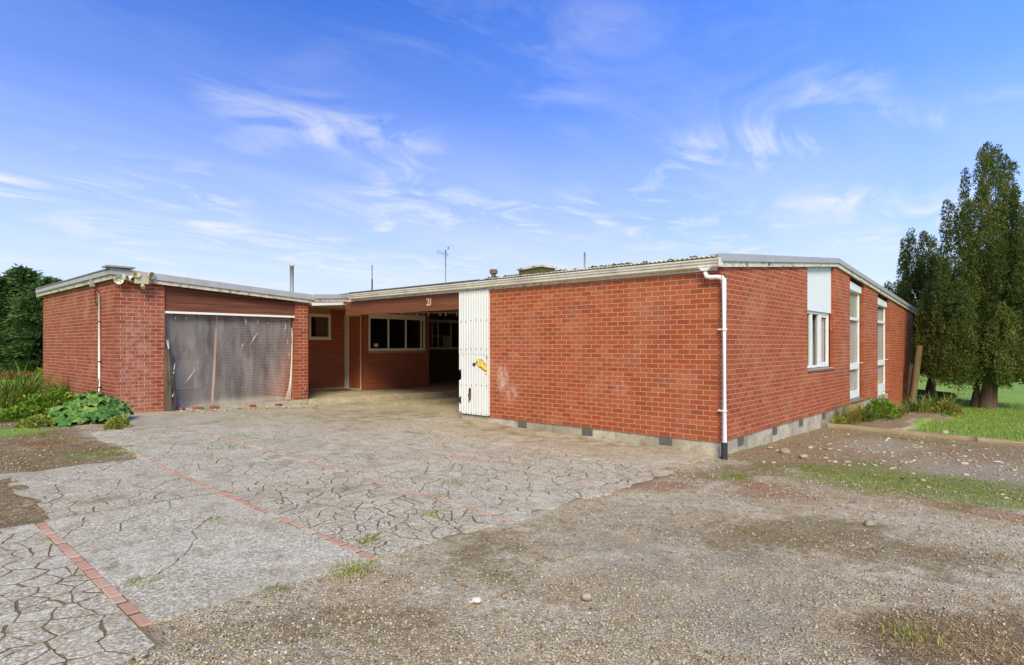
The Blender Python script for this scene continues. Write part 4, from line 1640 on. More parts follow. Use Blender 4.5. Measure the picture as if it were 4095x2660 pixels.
# door in the return wall (faces -X)
dwl = MB().box(XD + 0.06, YB + 0.13, 0.30, XD + 0.16, YA + 0.02, 3.06).build('return_wall', M_SOFFIT, house)
d0 = on_x(1446, 1300, XD).y
MB().box(XD - 0.02, YB + 0.005, 0.30, XD + 0.055, d0 - 0.003, 3.055).build('corner_board', M_BOARD, dwl)
df_ = MB()
jl = on_x(1395, 1300, XD + 0.02).y
df_.box(XD - 0.02, d0, 0.33, XD + 0.055, d0 + 0.055, 2.87)
df_.box(XD - 0.02, jl, 0.33, XD + 0.02, YA - 0.008, 2.87)
df_.box(XD - 0.022, d0 + 0.055, 2.80, XD + 0.055, jl, 2.872)
df_.box(XD - 0.05, d0, 0.302, XD + 0.055, YA - 0.01, 0.329)
df_ = df_.build('door_frame', M_DOORF, house)
dr = MB().box(XD + 0.024, d0 + 0.054, 0.335, XD + 0.052, jl + 0.06, 2.80).build('door', M_DOOR, house)
MB().tube([(XD + 0.026, d0 + 0.13, 1.35), (XD - 0.04, d0 + 0.13, 1.35)], [0.018, 0.026], 10).build('handle', M_GALV, dr)
MB().box(XD - 0.018, YB + 0.14, 2.875, XD + 0.05, YA - 0.008, 3.056).build('board', M_BOARD, dwl)

# wall with the three-light window
WB = (on_y(1474, 1300, YB).x, on_y(1698, 1300, YB).x)
wb = holed(XD + 0.08, 14.55, YB + 0.012, YB + 0.10, 0.31, 3.06, (WB[0] + 0.04, WB[1] - 0.04, 1.69, 2.85)).build('porch_wall', M_LIP, house)
boards(wb, 'board', 'y', YB, XD + 0.06, 14.555, 0.315, 3.055, 0.205, M_BOARD, ((WB[0] - 0.01, WB[1] + 0.01, 1.62, 2.90),))
box_window('y', YB, WB[0], WB[1], 1.65, 2.89, 0.12, 0.05, [on_y(1553, 1300, YB).x, on_y(1623, 1300, YB).x, on_y(1684, 1300, YB).x], M_GLASS, M_CREAM, house)
c0, c1 = on_y(1496, 1374, YB + 0.012), on_y(1512, 1387, YB + 0.012)
MB().box(c0.x, YB + 0.004, c1.z, c1.x, YB + 0.008, c0.z).build('card', M_PAPER, wb)
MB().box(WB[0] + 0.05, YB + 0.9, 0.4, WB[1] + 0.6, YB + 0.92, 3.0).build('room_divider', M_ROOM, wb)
for k in range(6):
    MB().box(WB[0] + 0.06, YB + 0.03, 1.80 + k * 0.155, on_y(1550, 1300, YB).x, YB + 0.05, 1.815 + k * 0.155).build('louvre', M_GALV, wb)
MB().tube([(WB[1] - 0.75, YB + 0.07, 1.71), (WB[1] - 0.55, YB + 0.07, 1.84), (WB[1] - 0.35, YB + 0.07, 1.71)], [0.02, 0.06, 0.02], 8).build('fruit_bowl', M_RUST, wb)
MB().box(14.558, YB + 0.03, 0.31, 14.64, YC, 3.055).build('return_wall', M_BOARD, house)
MB().box(14.53, YB - 0.02, 0.31, 14.60, YB + 0.028, 3.055).build('corner_board', M_BOARD, house)
wc = MB().box(14.65, YC + 0.03, 0.31, 19.3, YC + 0.12, 3.06).build('porch_wall', M_SOFFIT, house)
boards(wc, 'board', 'y', YC, 14.65, 19.3, 0.315, 1.62, 0.205, M_SOFFIT)
cw = box_window('y', YC, 15.95, 18.6, 1.66, 2.86, 0.06, 0.06, [on_y(1728, 1300, YC).x, on_y(1752, 1300, YC).x, on_y(1803, 1300, YC).x], M_GLASSC, M_CREAM, house)
MB().box(on_y(1732, 1300, YC).x, YC + 0.018, 2.165, on_y(1803, 1300, YC).x, YC + 0.03, 2.20).build('glazing_bar', M_CREAM, cw)
MB().box(on_y(1773, 1300, YC).x, YC + 0.02, 1.73, on_y(1803, 1300, YC).x, YC + 0.028, 2.16).build('white_cupboard', M_WHITE, cw)

# porch fascia between garage and gutter
along('flashing', M_FLASH, [(8.86, 3.205), (10.0, 3.275)], -0.10, 0.02, 15.30, 15.40, house)
along('fascia_board', M_FASC, [(8.86, 3.20), (9.95, 3.27)], -0.185, -0.102, 15.325, 15.36, house)
along('soffit_lining', M_WHITE, [(8.80, 3.18), (9.78, 3.25)], -0.27, -0.187, 15.345, 15.37, house)
along('soffit_lining', M_CREAM, [(8.80, 3.18), (10.6, 3.25)], -0.225, -0.21, 15.375, 15.56, house)

# ------------------------------------------------------------------ the garage
garage = thing('brick_garage', (4.12, 15.55, 0.3), 'red brick garage with wide netted doorway and floodlights at its corner', 'garage')
GX0, GY0, GZ0 = 4.12, 15.55, 0.32
BG = Bricks(garage, M_BRG)
gtop = lambda x: 3.30 - (x - 4.12) * 0.052
gl = MB().box(GX0 + 0.0010, GY0 + 0.03, 0.1, GX0 + 0.2, 22.6, 3.29).build('left_wall', M_MOG, garage)
BG.wall(gl, 'x', GX0, GY0, 22.6, GZ0 - 0.086, 3.29, off=0.05)
b = MB()
b.prism([(GX0 + 0.01, GY0 + 0.0010, 0.1), (5.125, GY0 + 0.0010, 0.1), (5.125, GY0 + 0.0010, gtop(5.125)), (GX0 + 0.01, GY0 + 0.0010, gtop(4.12))], (0, 0.15, 0))
gp_ = b.build('pier', M_MOG, garage)
BG.wall(gp_, 'y', GY0, GX0 + 0.001, 5.13, GZ0 - 0.086, gtop, off=0.02, dep=0.11)
b = MB()
b.prism([(8.405, GY0 + 0.0010, 0.32), (8.785, GY0 + 0.0010, 0.32), (8.785, GY0 + 0.0010, gtop(8.78)), (8.405, GY0 + 0.0010, gtop(8.4))], (0, 0.15, 0))
gp2 = b.build('pier', M_MOG, garage)
BG.wall(gp2, 'y', GY0, 8.40, 8.79, GZ0, gtop, off=0.0, dep=0.11)
MB().box(8.41, GY0 + 0.01, 0.0, 8.782, GY0 + 0.20, 0.318).build('foundation', M_FOUND, garage)
gr_ = MB().box(8.6010, GY0 + 0.17, 0.25, 8.77, 22.6, 3.05).build('right_wall', M_MOG, garage)
BG.wall(gr_, 'x', 8.60, GY0 + 0.17, 22.4, GZ0, 3.02)
MB().box(4.30, 22.4, 0.2, 8.6, 22.55, 3.05).build('back_wall', M_GARIN, garage)
MB().box(4.322, GY0 + 0.2, 0.2, 4.345, 22.4, 3.05).build('wall_lining', M_GARIN, garage)
BG.finish()
# studs on the back wall
for x in (6.4, 7.65, 8.35):
    MB().box(x, 22.34, 0.296, x + 0.09, 22.398, 3.0).build('stud', M_LINTEL, garage)
rt = lambda x: 3.52 - (x - 4.0) * 0.0625
b = MB()
b.prism([(3.98, 15.40, rt(3.98) - 0.012), (8.95, 15.40, rt(8.95) - 0.012), (8.95, 15.40, rt(8.95) - 0.05), (3.98, 15.40, rt(3.98) - 0.05)], (0, 7.4, 0))
b.build('roof', M_ROOFD, garage)
along('ceiling', M_GARIN, [(4.2, rt(4.2)), (8.78, rt(8.78))], -0.30, -0.27, GY0 + 0.1, 22.5, garage)
for xa, xb in ((4.0, 6.48), (6.483, 8.88)):
    along('flashing', M_FLASH, [(xa, rt(xa)), (xb, rt(xb))], -0.145, 0.0, 15.385, 15.44, garage)
along('fascia_board', M_FASC, [(4.05, rt(4.05)), (8.86, rt(8.86))], -0.235, -0.147, 15.42, 15.46, garage)
along('eaves_board', M_SOFFIT, [(4.13, rt(4.13)), (8.79, rt(8.79))], -0.22, -0.15, 15.463, 15.7, garage)
MB().box(3.985, 15.38, 3.375, 4.035, 22.85, 3.522).build('flashing', M_FLASH, garage)
MB().box(4.025, 15.43, 3.275, 4.065, 22.80, 3.373).build('fascia_board', M_FASC, garage)
MB().box(4.067, 15.47, 3.29, 4.3, 22.7, 3.36).build('eaves_board', M_SOFFIT, garage)
MB().box(4.0, 22.72, 3.25, 8.9, 22.84, 3.45).build('fascia_board', M_FASC, garage)
lt = MB().box(5.131, GY0 + 0.062, 2.62, 8.399, GY0 + 0.14, 2.98).build('lintel', M_LIP, garage)
boards(lt, 'lintel_board', 'y', GY0 + 0.05, 5.132, 8.398, 2.625, 3.30, 0.20, M_LINTEL, thick=0.03, lap=0.012, top=lambda x: rt(x) - 0.24)
MB().box(5.135, GY0 + 0.015, 2.568, 8.43, GY0 + 0.06, 2.618).build('door_head_rail', M_CREAM, lt)

# conduit with cable loop on the left wall
cp = on_x(399, 1300, GX0 - 0.03)
cy = cp.y
cd = MB().tube([(GX0 - 0.04, cy, 3.02), (GX0 - 0.04, cy, 0.45)], 0.024, 10).build('conduit', M_PVC, garage, True)
for z in (2.35, 1.42, 0.82):
    MB().tube([(GX0 - 0.04, cy, z), (GX0 - 0.04, cy, z + 0.025)], 0.030, 10).box(GX0 - 0.03, cy - 0.04, z, GX0 + 0.002, cy + 0.04, z + 0.02).build('saddle_clip', M_BLACK, cd)
pts = []
for k in range(15):
    a = math.pi * k / 14
    pts.append((GX0 - 0.05, cy + 0.16 - 0.16 * math.cos(a), 3.08 - 0.32 * math.sin(a) ** 0.8))
MB().tube(pts, 0.012, 8).build('cable_loop', M_CABLE, cd, True)
MB().box(GX0 - 0.13, cy + 0.27, 3.20, GX0 - 0.06, cy + 0.42, 3.40).build('junction_box', M_GALV, cd)
# tap near the right pier
tp = on_y(1218, 1555, GY0)
MB().tube([(tp.x, GY0 + 0.005, tp.z), (tp.x, GY0 - 0.06, tp.z), (tp.x - 0.02, GY0 - 0.10, tp.z - 0.03)], 0.012, 8).tube([(tp.x, GY0 - 0.05, tp.z + 0.01), (tp.x + 0.01, GY0 - 0.05, tp.z + 0.05)], [0.01, 0.022], 8).build('tap', M_GALV, garage)


def dish(mb, c, d, r, dep, n=18):
    """open reflector: c = rim centre, d = facing direction"""
    c, d = Vector(c), Vector(d).normalized()
    s = d.cross(Vector((0, 0, 1))).normalized()
    q = s.cross(d)
    prof = [(1.0, 0.0), (1.0, 0.18), (0.8, 0.55), (0.45, 0.9), (0.12, 1.0)]
    inn = [(0.93, 0.02), (0.74, 0.5), (0.4, 0.82), (0.05, 0.92)]
    base = len(mb.v)
    allp = prof[::-1] + inn
    for rr_, dd in allp:
        for k in range(n):
            a = 2 * math.pi * k / n
            mb.v.append(tuple(c + (math.cos(a) * s + math.sin(a) * q) * r * rr_ - d * dep * dd))
    for i in range(len(allp) - 1):
        for k in range(n):
            l = (k + 1) % n
            mb.f.append((base + i * n + k, base + i * n + l, base + (i + 1) * n + l, base + (i + 1) * n + k))


fl = on_y(475, 1120, 15.36)
f1 = MB()
dish(f1, fl, (-0.35, -0.9, -0.15), 0.095, 0.10)
f1 = f1.build('floodlight', M_LAMPW, garage, True)
MB().tube([(fl.x, fl.y + 0.03, fl.z - 0.0), (fl.x + 0.02, fl.y + 0.01, fl.z)], [0.02, 0.026], 10).build('bulb', M_LAMPW, f1)
a_ = on_y(497, 1106, 15.37)
MB().tube([(a_.x, 15.42, a_.z + 0.03), a_, (a_.x + 0.01, 15.36, a_.z - 0.06)], [0.03, 0.04, 0.02], 10).build('bracket', M_LAMPW, f1)
MB().tube([(a_.x + 0.02, 15.36, a_.z - 0.02), (a_.x + 0.22, 15.36, a_.z - 0.05)], 0.012, 8).build('arm', M_BLACK, f1)
f2p = on_y(532, 1118, 15.36)
f2 = MB()
dish(f2, f2p, (0.5, -0.6, -0.45), 0.075, 0.12)
f2 = f2.build('floodlight', M_LAMPW, garage, True)
s1p = on_y(565, 1122, 15.35)
sb = MB()
sb.box(s1p.x - 0.14, 15.30, s1p.z - 0.075, s1p.x + 0.14, 15.385, s1p.z + 0.075)
sb = sb.build('sensor_light', M_LAMPC, garage)
for dx, dz, dv in ((-0.11, 0.13, (0.1, -0.8, 0.5)), (0.20, 0.12, (0.5, -0.8, -0.1))):
    hd = MB()
    dish(hd, (s1p.x + dx, 15.29, s1p.z + dz), dv, 0.085, 0.12)
    hd.tube([(s1p.x + dx * 0.6, 15.33, s1p.z + 0.07), (s1p.x + dx, 15.34, s1p.z + dz)], 0.014, 8)
    hd.build('lamp_head', M_LAMPC, sb, True)
MB().tube([(s1p.x + 0.02, 15.33, s1p.z - 0.07), (s1p.x + 0.02, 15.32, s1p.z - 0.12), (s1p.x + 0.02, 15.28, s1p.z - 0.16)], [0.02, 0.045, 0.04], 12).build('sensor', M_LAMPC, sb, True)
MB().box(3.9, 15.3, 3.525, 4.45, 15.7, 3.56).build('loose_roof_sheet', M_GALV, garage)

# ------------------------------------------------------------------ things in and around the garage


def bezier(p, n=10):
    p = [Vector(q) for q in p]
    out = []
    for i in range(n + 1):
        t_ = i / n
        q = list(p)
        while len(q) > 1:
            q = [q[k].lerp(q[k + 1], t_) for k in range(len(q) - 1)]
        out.append(q[0])
    return out


net = thing('bird_netting', (5.13, 15.7, 0.3), 'pale see-through netting hung across the garage doorway', 'netting')
nu, nv = 60, 40
V, F = [], []
for j in range(nv + 1):
    for i in range(nu + 1):
        u, v = i / nu, j / nv
        x = 5.14 + 3.24 * u
        z = 0.31 + 2.30 * v
        if u > 0.90 and v < 0.5:
            x -= 0.22 * ((u - 0.90) / 0.1) * (1 - v / 0.5) ** 2
        if u < 0.08 and v < 0.62:
            x += 0.20 * (1 - u / 0.08) * (1 - v / 0.62) ** 0.7
        y = 15.72 + 0.05 * (fbm(x * 1.3, z * 0.7, 41) - 0.5) + 0.03 * math.sin(x * 9 + z) * (1 - v) + 0.06 * max(0, u - 0.93) * 10 * (1 - v)
        V.append((x, float(y), z))
for j in range(nv):
    for i in range(nu):
        a = j * (nu + 1) + i
        F.append((a, a + 1, a + nu + 2, a + nu + 1))
mesh_obj('net_sheet', V, F, M_NET, net, True)
for (xa, ya), (xb, yb), m_ in (((1032, 1330), (1000, 1378), M_CORD), ((783, 1472), (735, 1535), M_CORD), ((980, 1365), (966, 1398), M_YELLOW), ((990, 1360), (972, 1378), M_PURPLE),
                               ((700, 1264), (701, 1278), M_CORD), ((743, 1266), (742, 1278), M_CORD), ((1035, 1283), (1028, 1294), M_CORD), ((1070, 1288), (1074, 1298), M_YELLOW), ((950, 1253), (956, 1264), M_YELLOW),
                               ((975, 1270), (983, 1300), M_CORD), ((1140, 1285), (1137, 1325), M_CORD), ((1150, 1355), (1150, 1376), M_CORD), ((1162, 1410), (1156, 1428), M_CORD), ((665, 1400), (680, 1440), M_CORD), ((684, 1425), (676, 1470), M_CORD), ((672, 1452), (700, 1486), M_CORD)):
    a, b_ = on_y(xa, ya, 15.66), on_y(xb, yb, 15.66)
    mid = (a + b_) / 2 + Vector((random.uniform(-.06, .06), -0.02, random.uniform(-.06, .06)))
    MB().tube(bezier([a, mid, b_], 6), [0.002, 0.004, 0.005, 0.011, 0.006, 0.004, 0.002], 6).build('tie', m_, net, True)
b = MB()
for k in range(5):
    y0 = 15.64 + 0.012 * k
    b.tube(bezier([(8.36, y0, 2.3), (8.40, y0, 1.7), (8.32, y0, 1.0), (8.36, y0, 0.75), (8.28 - 0.03 * k, y0 - 0.03, 0.33)], 14), 0.007, 5)
b.build('gathered_edge', M_CORD, net, True)
b = MB()
for k in range(6):
    b.tube(bezier([(5.18 + 0.01 * k, 15.63, 1.95), (5.22, 15.60, 1.7 - 0.02 * k), (5.30 + 0.02 * k, 15.6, 1.5), (5.27, 15.6, 1.1 - 0.05 * k)], 10), 0.007, 5)
b.build('gathered_edge', M_CORD, net, True)

# weathered split post leaning in the doorway
pb, pt = on_y(684, 1636, 15.50), on_y(670, 1400, 15.50)
wp = thing('split_timber_post', (pb.x, 15.5, zap(pb.x, 0)), 'weathered grey split timber post propped at the left of the garage doorway', 'post')
V, F = [], []
n, seg_ = 12, 16
for j in range(seg_ + 1):
    s_ = j / seg_
    c = Vector((pb.x, 15.52, zap(pb.x, 0) - 0.02)).lerp(Vector((pt.x + 0.02, 15.54, 1.72)), s_)
    rx = 0.135 * (1 - 0.62 * s_ ** 1.3)
    ry = 0.09 * (1 - 0.5 * s_)
    for k in range(n):
        a = 2 * math.pi * k / n
        rr_ = 1 + 0.22 * (vnoise(k * 1.7, s_ * 5, 5) - 0.5) + (0.12 if k % 3 == 0 else 0)
        V.append((c.x + rx * rr_ * math.cos(a), c.y + ry * rr_ * math.sin(a), c.z + (0.10 * (vnoise(k * 2.3, 1, 9) - 0.5) if j == seg_ else 0)))
for j in range(seg_):
    for k in range(n):
        l = (k + 1) % n
        F.append((j * n + k, j * n + l, (j + 1) * n + l, (j + 1) * n + k))
F.append(tuple(range(seg_ * n, seg_ * n + n)))
mesh_obj('post_body', V, F, M_OLDWOOD, wp)
for k in range(7):
    z = random.uniform(0.5, 1.3)
    x = pb.x + random.uniform(-0.09, 0.06)
    MB().tube([(x, 15.43, z), (x + 0.02, 15.42, z + random.uniform(0.05, 0.16))], [0.012, 0.004], 5).build('peeled_splinter', M_CORD if k % 2 else M_OLDWOOD, wp)

a, b_ = on_y(848, 1603, 15.95), on_y(866, 1262, 15.95)
pole = MB().tube([(a.x, 15.95, 0.296), (a.lerp(b_, 0.5).x + 0.012, 15.95, 1.45), (b_.x, 15.93, 2.60)], [0.034, 0.031, 0.03], 10).build('prop_pole', M_POLE, None, True)
tag(pole, 'slim pale wooden pole standing upright behind the netting', 'pole')

fz = on_y(755, 1500, 21.6)
ch = thing('chest_freezer', (fz.x, 21.8, 0.295), 'white chest freezer at the back of the garage behind the netting', 'freezer')
fa, fb = on_y(702, 1500, 21.6).x, on_y(806, 1500, 21.6).x
MB().box(fa, 21.6, 0.34, fb, 22.2, 1.18).build('body', M_ENAMEL, ch)
MB().box(fa - 0.012, 21.585, 1.19, fb + 0.012, 22.21, 1.31).build('lid', M_ENAMEL, ch)
MB().box(fa + 0.03, 21.63, 0.296, fb - 0.03, 22.17, 0.339).build('plinth', M_BLACK, ch)
MB().box(fb - 0.20, 21.592, 1.10, fb - 0.08, 21.599, 1.13).build('badge', M_DARKM, ch)
MB().tube([(fb - 0.05, 21.60, 0.52), (fb - 0.05, 21.58, 0.52)], 0.018, 8).build('lock', M_GALV, ch)

tp_ = thing('hanging_tarpaulin', (5.6, 22.3, 0.3), 'faded blue tarpaulin hung on the garage back wall', 'tarpaulin')
o = curtain('sheet', M_TARPB, 4.6, 7.3, 22.25, 1.25, 2.75, 7, 0.03, tp_)
rc = thing('red_cloth', (7.3, 22.0, 1.35), 'faded red cloth hung above the white freezer', 'cloth')
q1, q2 = on_y(700, 1450, 22.0), on_y(760, 1385, 22.0)
curtain('cloth_sheet', M_TARPR, q1.x, q2.x, 22.0, 1.33, q2.z, 3, 0.02, rc)

# loose bricks on the threshold
M_LOOSE = mat_brick('dusty_brick', [lin(168, 100, 74), lin(158, 92, 70), lin(176, 116, 88)], eff=0.6, soot=0.4)
LB = unit_brick('loose_brick', M_LOOSE, 0.04)
for (px, py, rz, s_, lab) in ((726, 1627, 0.9, (0.10, 0.10, 0.075), 'broken red half brick beside the split timber post'),
                              (792, 1622, 0.35, (0.235, 0.11, 0.075), 'largest loose brick, tilted, in front of the garage doorway'),
                              (858, 1612, 0.05, (0.20, 0.11, 0.07), 'red brick lying at the foot of the slim pole'),
                              (1010, 1603, 0.2, (0.13, 0.10, 0.07), 'orange half brick in the middle of the garage threshold'),
                              (1115, 1593, 0.4, (0.17, 0.10, 0.06), 'dark red brick half buried in rubble near the right pier')):
    r_ = ray(px, py)
    t_ = (0.26 - H) / r_[2]
    x, y = r_[0] * t_, r_[1] * t_
    if y > 15.62:
        x, y = on_y(px, py, 15.56).x, 15.56
    o = link('loose_brick', LB)
    zb = 0.295 if y > 15.60 else zap(x, y)
    o.location = (x, y, zb + s_[2] / 2 - 0.004)
    o.scale = s_
    o.rotation_euler = (0.12 if s_[0] > 0.22 else 0.02, 0.05, rz)
    o.color = (random.random(), 0, 0, 1)
    tag(o, lab, 'brick')

# mortar rubble along the threshold
def ico():
    p_ = (1 + 5 ** 0.5) / 2
    v = np.array([(-1, p_, 0), (1, p_, 0), (-1, -p_, 0), (1, -p_, 0), (0, -1, p_), (0, 1, p_), (0, -1, -p_), (0, 1, -p_), (p_, 0, -1), (p_, 0, 1), (-p_, 0, -1), (-p_, 0, 1)], float)
    v /= np.linalg.norm(v[0])
    f = np.array([(0, 11, 5), (0, 5, 1), (0, 1, 7), (0, 7, 10), (0, 10, 11), (1, 5, 9), (5, 11, 4), (11, 10, 2), (10, 7, 6), (7, 1, 8), (3, 9, 4), (3, 4, 2), (3, 2, 6), (3, 6, 8), (3, 8, 9), (4, 9, 5), (2, 4, 11), (6, 2, 10), (8, 6, 7), (9, 8, 1)])
    return v, f


ICO_V, ICO_F = ico()
OCT_V = np.array([(1, 0, 0), (0, 1, 0), (-1, 0, 0), (0, -1, 0), (0, 0, 1), (0, 0, -1)], float)
OCT_F = np.array([(0, 1, 4), (1, 2, 4), (2, 3, 4), (3, 0, 4), (1, 0, 5), (2, 1, 5), (3, 2, 5), (0, 3, 5)])


def stones(name, P, S, m, rnd, base='ico', flat=0.6, sink=0.3, seed=1, parent=None):
    rng = np.random.default_rng(seed)
    bv, bf = (ICO_V, ICO_F) if base == 'ico' else (OCT_V, OCT_F)
    n, k = len(P), len(bv)
    sc_ = np.stack([S * rng.uniform(0.7, 1.35, n), S * rng.uniform(0.7, 1.2, n), S * flat * rng.uniform(0.7, 1.2, n)], 1)
    ang = rng.uniform(0, 2 * np.pi, n)
    tl = rng.normal(0, 0.25, n)
    L = bv[None] * (1 + rng.uniform(-0.22, 0.22, (n, k, 1)))
    L = L * sc_[:, None, :]
    ct, st_ = np.cos(tl)[:, None], np.sin(tl)[:, None]
    y = L[:, :, 1] * ct - L[:, :, 2] * st_
    z = L[:, :, 1] * st_ + L[:, :, 2] * ct
    c, s_ = np.cos(ang)[:, None], np.sin(ang)[:, None]
    X = L[:, :, 0] * c - y * s_
    Y = L[:, :, 0] * s_ + y * c
    V = np.stack([X + P[:, 0:1], Y + P[:, 1:2], z + P[:, 2:3] + (S * flat * (1 - 2 * sink))[:, None]], 2).reshape(-1, 3)
    F = (bf[None] + (np.arange(n) * k)[:, None, None]).reshape(-1, 3)
    return np_mesh(name, V, F, m, parent, {'rnd': np.repeat(rnd, k)}, smooth=True)


n = 900
rx = RNG.uniform(5.2, 8.75, n)
ry = 15.5 - np.abs(RNG.normal(0, 0.16, n)) - 0.5 * RNG.random(n) ** 3
rx[:350] = RNG.normal(8.35, 0.22, 350)
P = np.stack([rx, ry, np.maximum(0.15, 0.30 - 0.032 * (rx - 4.12))], 1)
rb = stones('mortar_rubble', P, RNG.uniform(0.006, 0.02, n) * RNG.choice([1, 1, 1.5], n), M_PEB, RNG.uniform(0.75, 1, n), seed=3)
tag(rb, 'crumbled mortar rubble along the garage threshold', 'rubble', kind='stuff')

mt0, mt1 = (10.75, 17.55), (11.55, 17.95)
dm = MB()
dm.box(mt0[0], mt0[1], 0.301, mt1[0], mt1[1], 0.318)
o = dm.build('doormat', M_MAT)
o.rotation_euler = (0, 0, 0)
tag(o, 'brown doormat on the porch floor by the brown door', 'doormat')

# washing line with pegs under the carport
wl = thing('washing_line', (10.6, 12.2, 2.6), 'thin washing line with pegs strung under the carport roof', 'washing line')
la, lb = on_x(1600, 1252, 10.4), on_x(1838, 1256, 10.4)
MB().tube(bezier([(10.4, 14.0, la.z + 0.03), (10.4, 12.2, la.z - 0.06), (10.4, 10.0, lb.z + 0.03)], 12), 0.004, 5).build('line', M_CORD, wl)
for px in (1602, 1667, 1714, 1760, 1783, 1826):
    q = on_x(px, 1256, 10.4)
    MB().box(10.394, q.y - 0.012, q.z - 0.05, 10.406, q.y + 0.012, q.z + 0.03).build('peg', M_PLATE, wl)

# ------------------------------------------------------------------ things on the roof


def roofz(x):
    return RZ0 + (x - RX0) * (RZR - RZ0) / (RXR - RX0)


def roof_pole(name, px, ytop, t_, r, label, cat, m):
    a = at(px, ytop, t_)
    zb = min(roofz(a.x), a.z - 0.3) - 0.05
    th = thing(name, (a.x, a.y, zb), label, cat)
    MB().tube([(a.x, a.y, zb), (a.x, a.y, a.z)], r, 10).build('shaft', m, th, True)
    return th, a


th, a = roof_pole('flue_pipe', 1167, 1062, 19.5, 0.062, 'grey metal flue pipe above the garage right pier', 'flue', M_GALV)
MB().tube([(a.x, a.y, a.z - 0.02), (a.x, a.y, a.z + 0.03), (a.x, a.y, a.z + 0.05)], [0.075, 0.08, 0.03], 12).build('cowl', M_LAMPW, th)
th, a = roof_pole('roof_pole', 1488, 1060, 24, 0.016, 'thin dark pole rising above the porch roof', 'pole', M_DARKM)
MB().tube([(a.x, a.y, a.z - 1.3), (a.x, a.y, a.z - 0.55)], 0.028, 8).build('sleeve', M_BLACK, th)
th, a = roof_pole('television_antenna', 1782, 1000, 22.5, 0.020, 'television antenna on a mast above the carport', 'antenna', M_GALV)
bo = MB()
c1_, c2_ = at(1746, 1006, 22.5), at(1795, 1020, 22.5)
bo.tube([c1_, c2_], 0.010, 6)
bo.build('boom', M_GALV, th)
for k in range(7):
    q = c1_.lerp(c2_, 0.05 + 0.14 * k)
    MB().tube([q + Vector((-0.05, -0.06, 0.10 - 0.008 * k)), q - Vector((-0.05, -0.06, 0.10 - 0.008 * k))], 0.005, 5).build('element', M_GALV, th)
q = at(1793, 992, 22.5)
MB().box(q.x - 0.02, q.y - 0.02, q.z - 0.05, q.x + 0.02, q.y + 0.02, q.z + 0.05).tube([q, (a.x, a.y, a.z - 0.1)], 0.006, 5).build('amplifier', M_GALV, th)
a = at(1974, 1078, 19)
zb = roofz(a.x)
cw_ = thing('chimney_cowl', (a.x, a.y, zb), 'squat clay and metal chimney cowl on the house roof', 'chimney')
MB().tube([(a.x, a.y, zb - 0.1), (a.x, a.y, a.z - 0.10)], 0.075, 14).build('neck', M_GALV, cw_, True)
MB().tube([(a.x, a.y, a.z - 0.13), (a.x, a.y, a.z - 0.02), (a.x, a.y, a.z)], [0.125, 0.13, 0.11], 14).build('cap', M_RUST, cw_)
MB().tube([(a.x, a.y, a.z - 0.34), (a.x, a.y, a.z - 0.27)], 0.115, 14).build('band', M_DARKM, cw_)
a, b_ = at(2075, 1112, 14.2), at(2160, 1092, 13.7)
bx = thing('mossy_roof_box', (a.x, a.y, roofz(a.x)), 'low moss-covered skylight box on the house roof', 'skylight')
ux = (b_ - a)
ux.z = 0
L = ux.length
ux.normalize()
uy = Vector((-ux.y, ux.x, 0))
zr_ = roofz(a.x)
V = []
for dz, e in ((-0.05, 0.02), (0.17, 0.0)):
    for s_, w in ((0, 0), (L, 0), (L, 0.5), (0, 0.5)):
        q = a + ux * s_ + uy * w
        V.append((q.x, q.y, zr_ + dz + 0.03 * (s_ / L) + random.uniform(-.01, .01)))
mesh_obj('upstand', V, [(0, 1, 5, 4), (1, 2, 6, 5), (2, 3, 7, 6), (3, 0, 4, 7), (4, 5, 6, 7)], M_MOSS, bx)
V = []
for dz in (0.171, 0.215):
    for s_, w in ((-0.04, -0.04), (L + 0.04, -0.04), (L + 0.04, 0.54), (-0.04, 0.54)):
        q = a + ux * s_ + uy * w
        V.append((q.x, q.y, zr_ + dz + 0.03 * (s_ / L)))
mesh_obj('lid', V, [(0, 1, 2, 3), (0, 1, 5, 4), (1, 2, 6, 5), (2, 3, 7, 6), (3, 0, 4, 7), (4, 5, 6, 7)], M_ROOFL, bx)
th, a = roof_pole('roof_pole', 2338, 1010, 15, 0.022, 'thicker grey pole standing on the house roof right of the skylight box', 'pole', M_GALV)
th, a = roof_pole('roof_pole', 2243, 1076, 15, 0.010, 'short thin rod on the house roof beside the skylight box', 'pole', M_DARKM)

# ------------------------------------------------------------------ yard things
ed = thing('timber_garden_edging', (16.1, 2.0, -0.2), 'long weathered timber edging between gravel and lawn', 'edging')
for ya, yb in ((4.12, 1.25), (1.24, -2.2), (-2.21, -5.6)):
    n = 14
    V, F = [], []
    prof = [(-0.055, -0.10), (-0.058, 0.05), (-0.035, 0.085), (0.03, 0.088), (0.055, 0.055), (0.055, -0.10)]
    for j in range(n + 1):
        y = ya + (yb - ya) * j / n
        x = 16.09 + (4.12 - y) * 0.03 + 0.02 * math.sin(y * 1.3)
        z = float(ground_z(x, y))
        for px_2, pz in prof:
            V.append((x + px_2 * (1 + 0.15 * (random.random() - .5)), y, z + pz + 0.012 * (random.random() - .5)))
    k = len(prof)
    for j in range(n):
        for i in range(k):
            l = (i + 1) % k
            F.append((j * k + i, j * k + l, (j + 1) * k + l, (j + 1) * k + i))
    F += [tuple(range(k)), tuple(range(n * k + k - 1, n * k - 1, -1))]
    mesh_obj('edging_board', V, F, M_EDGE, ed, True)


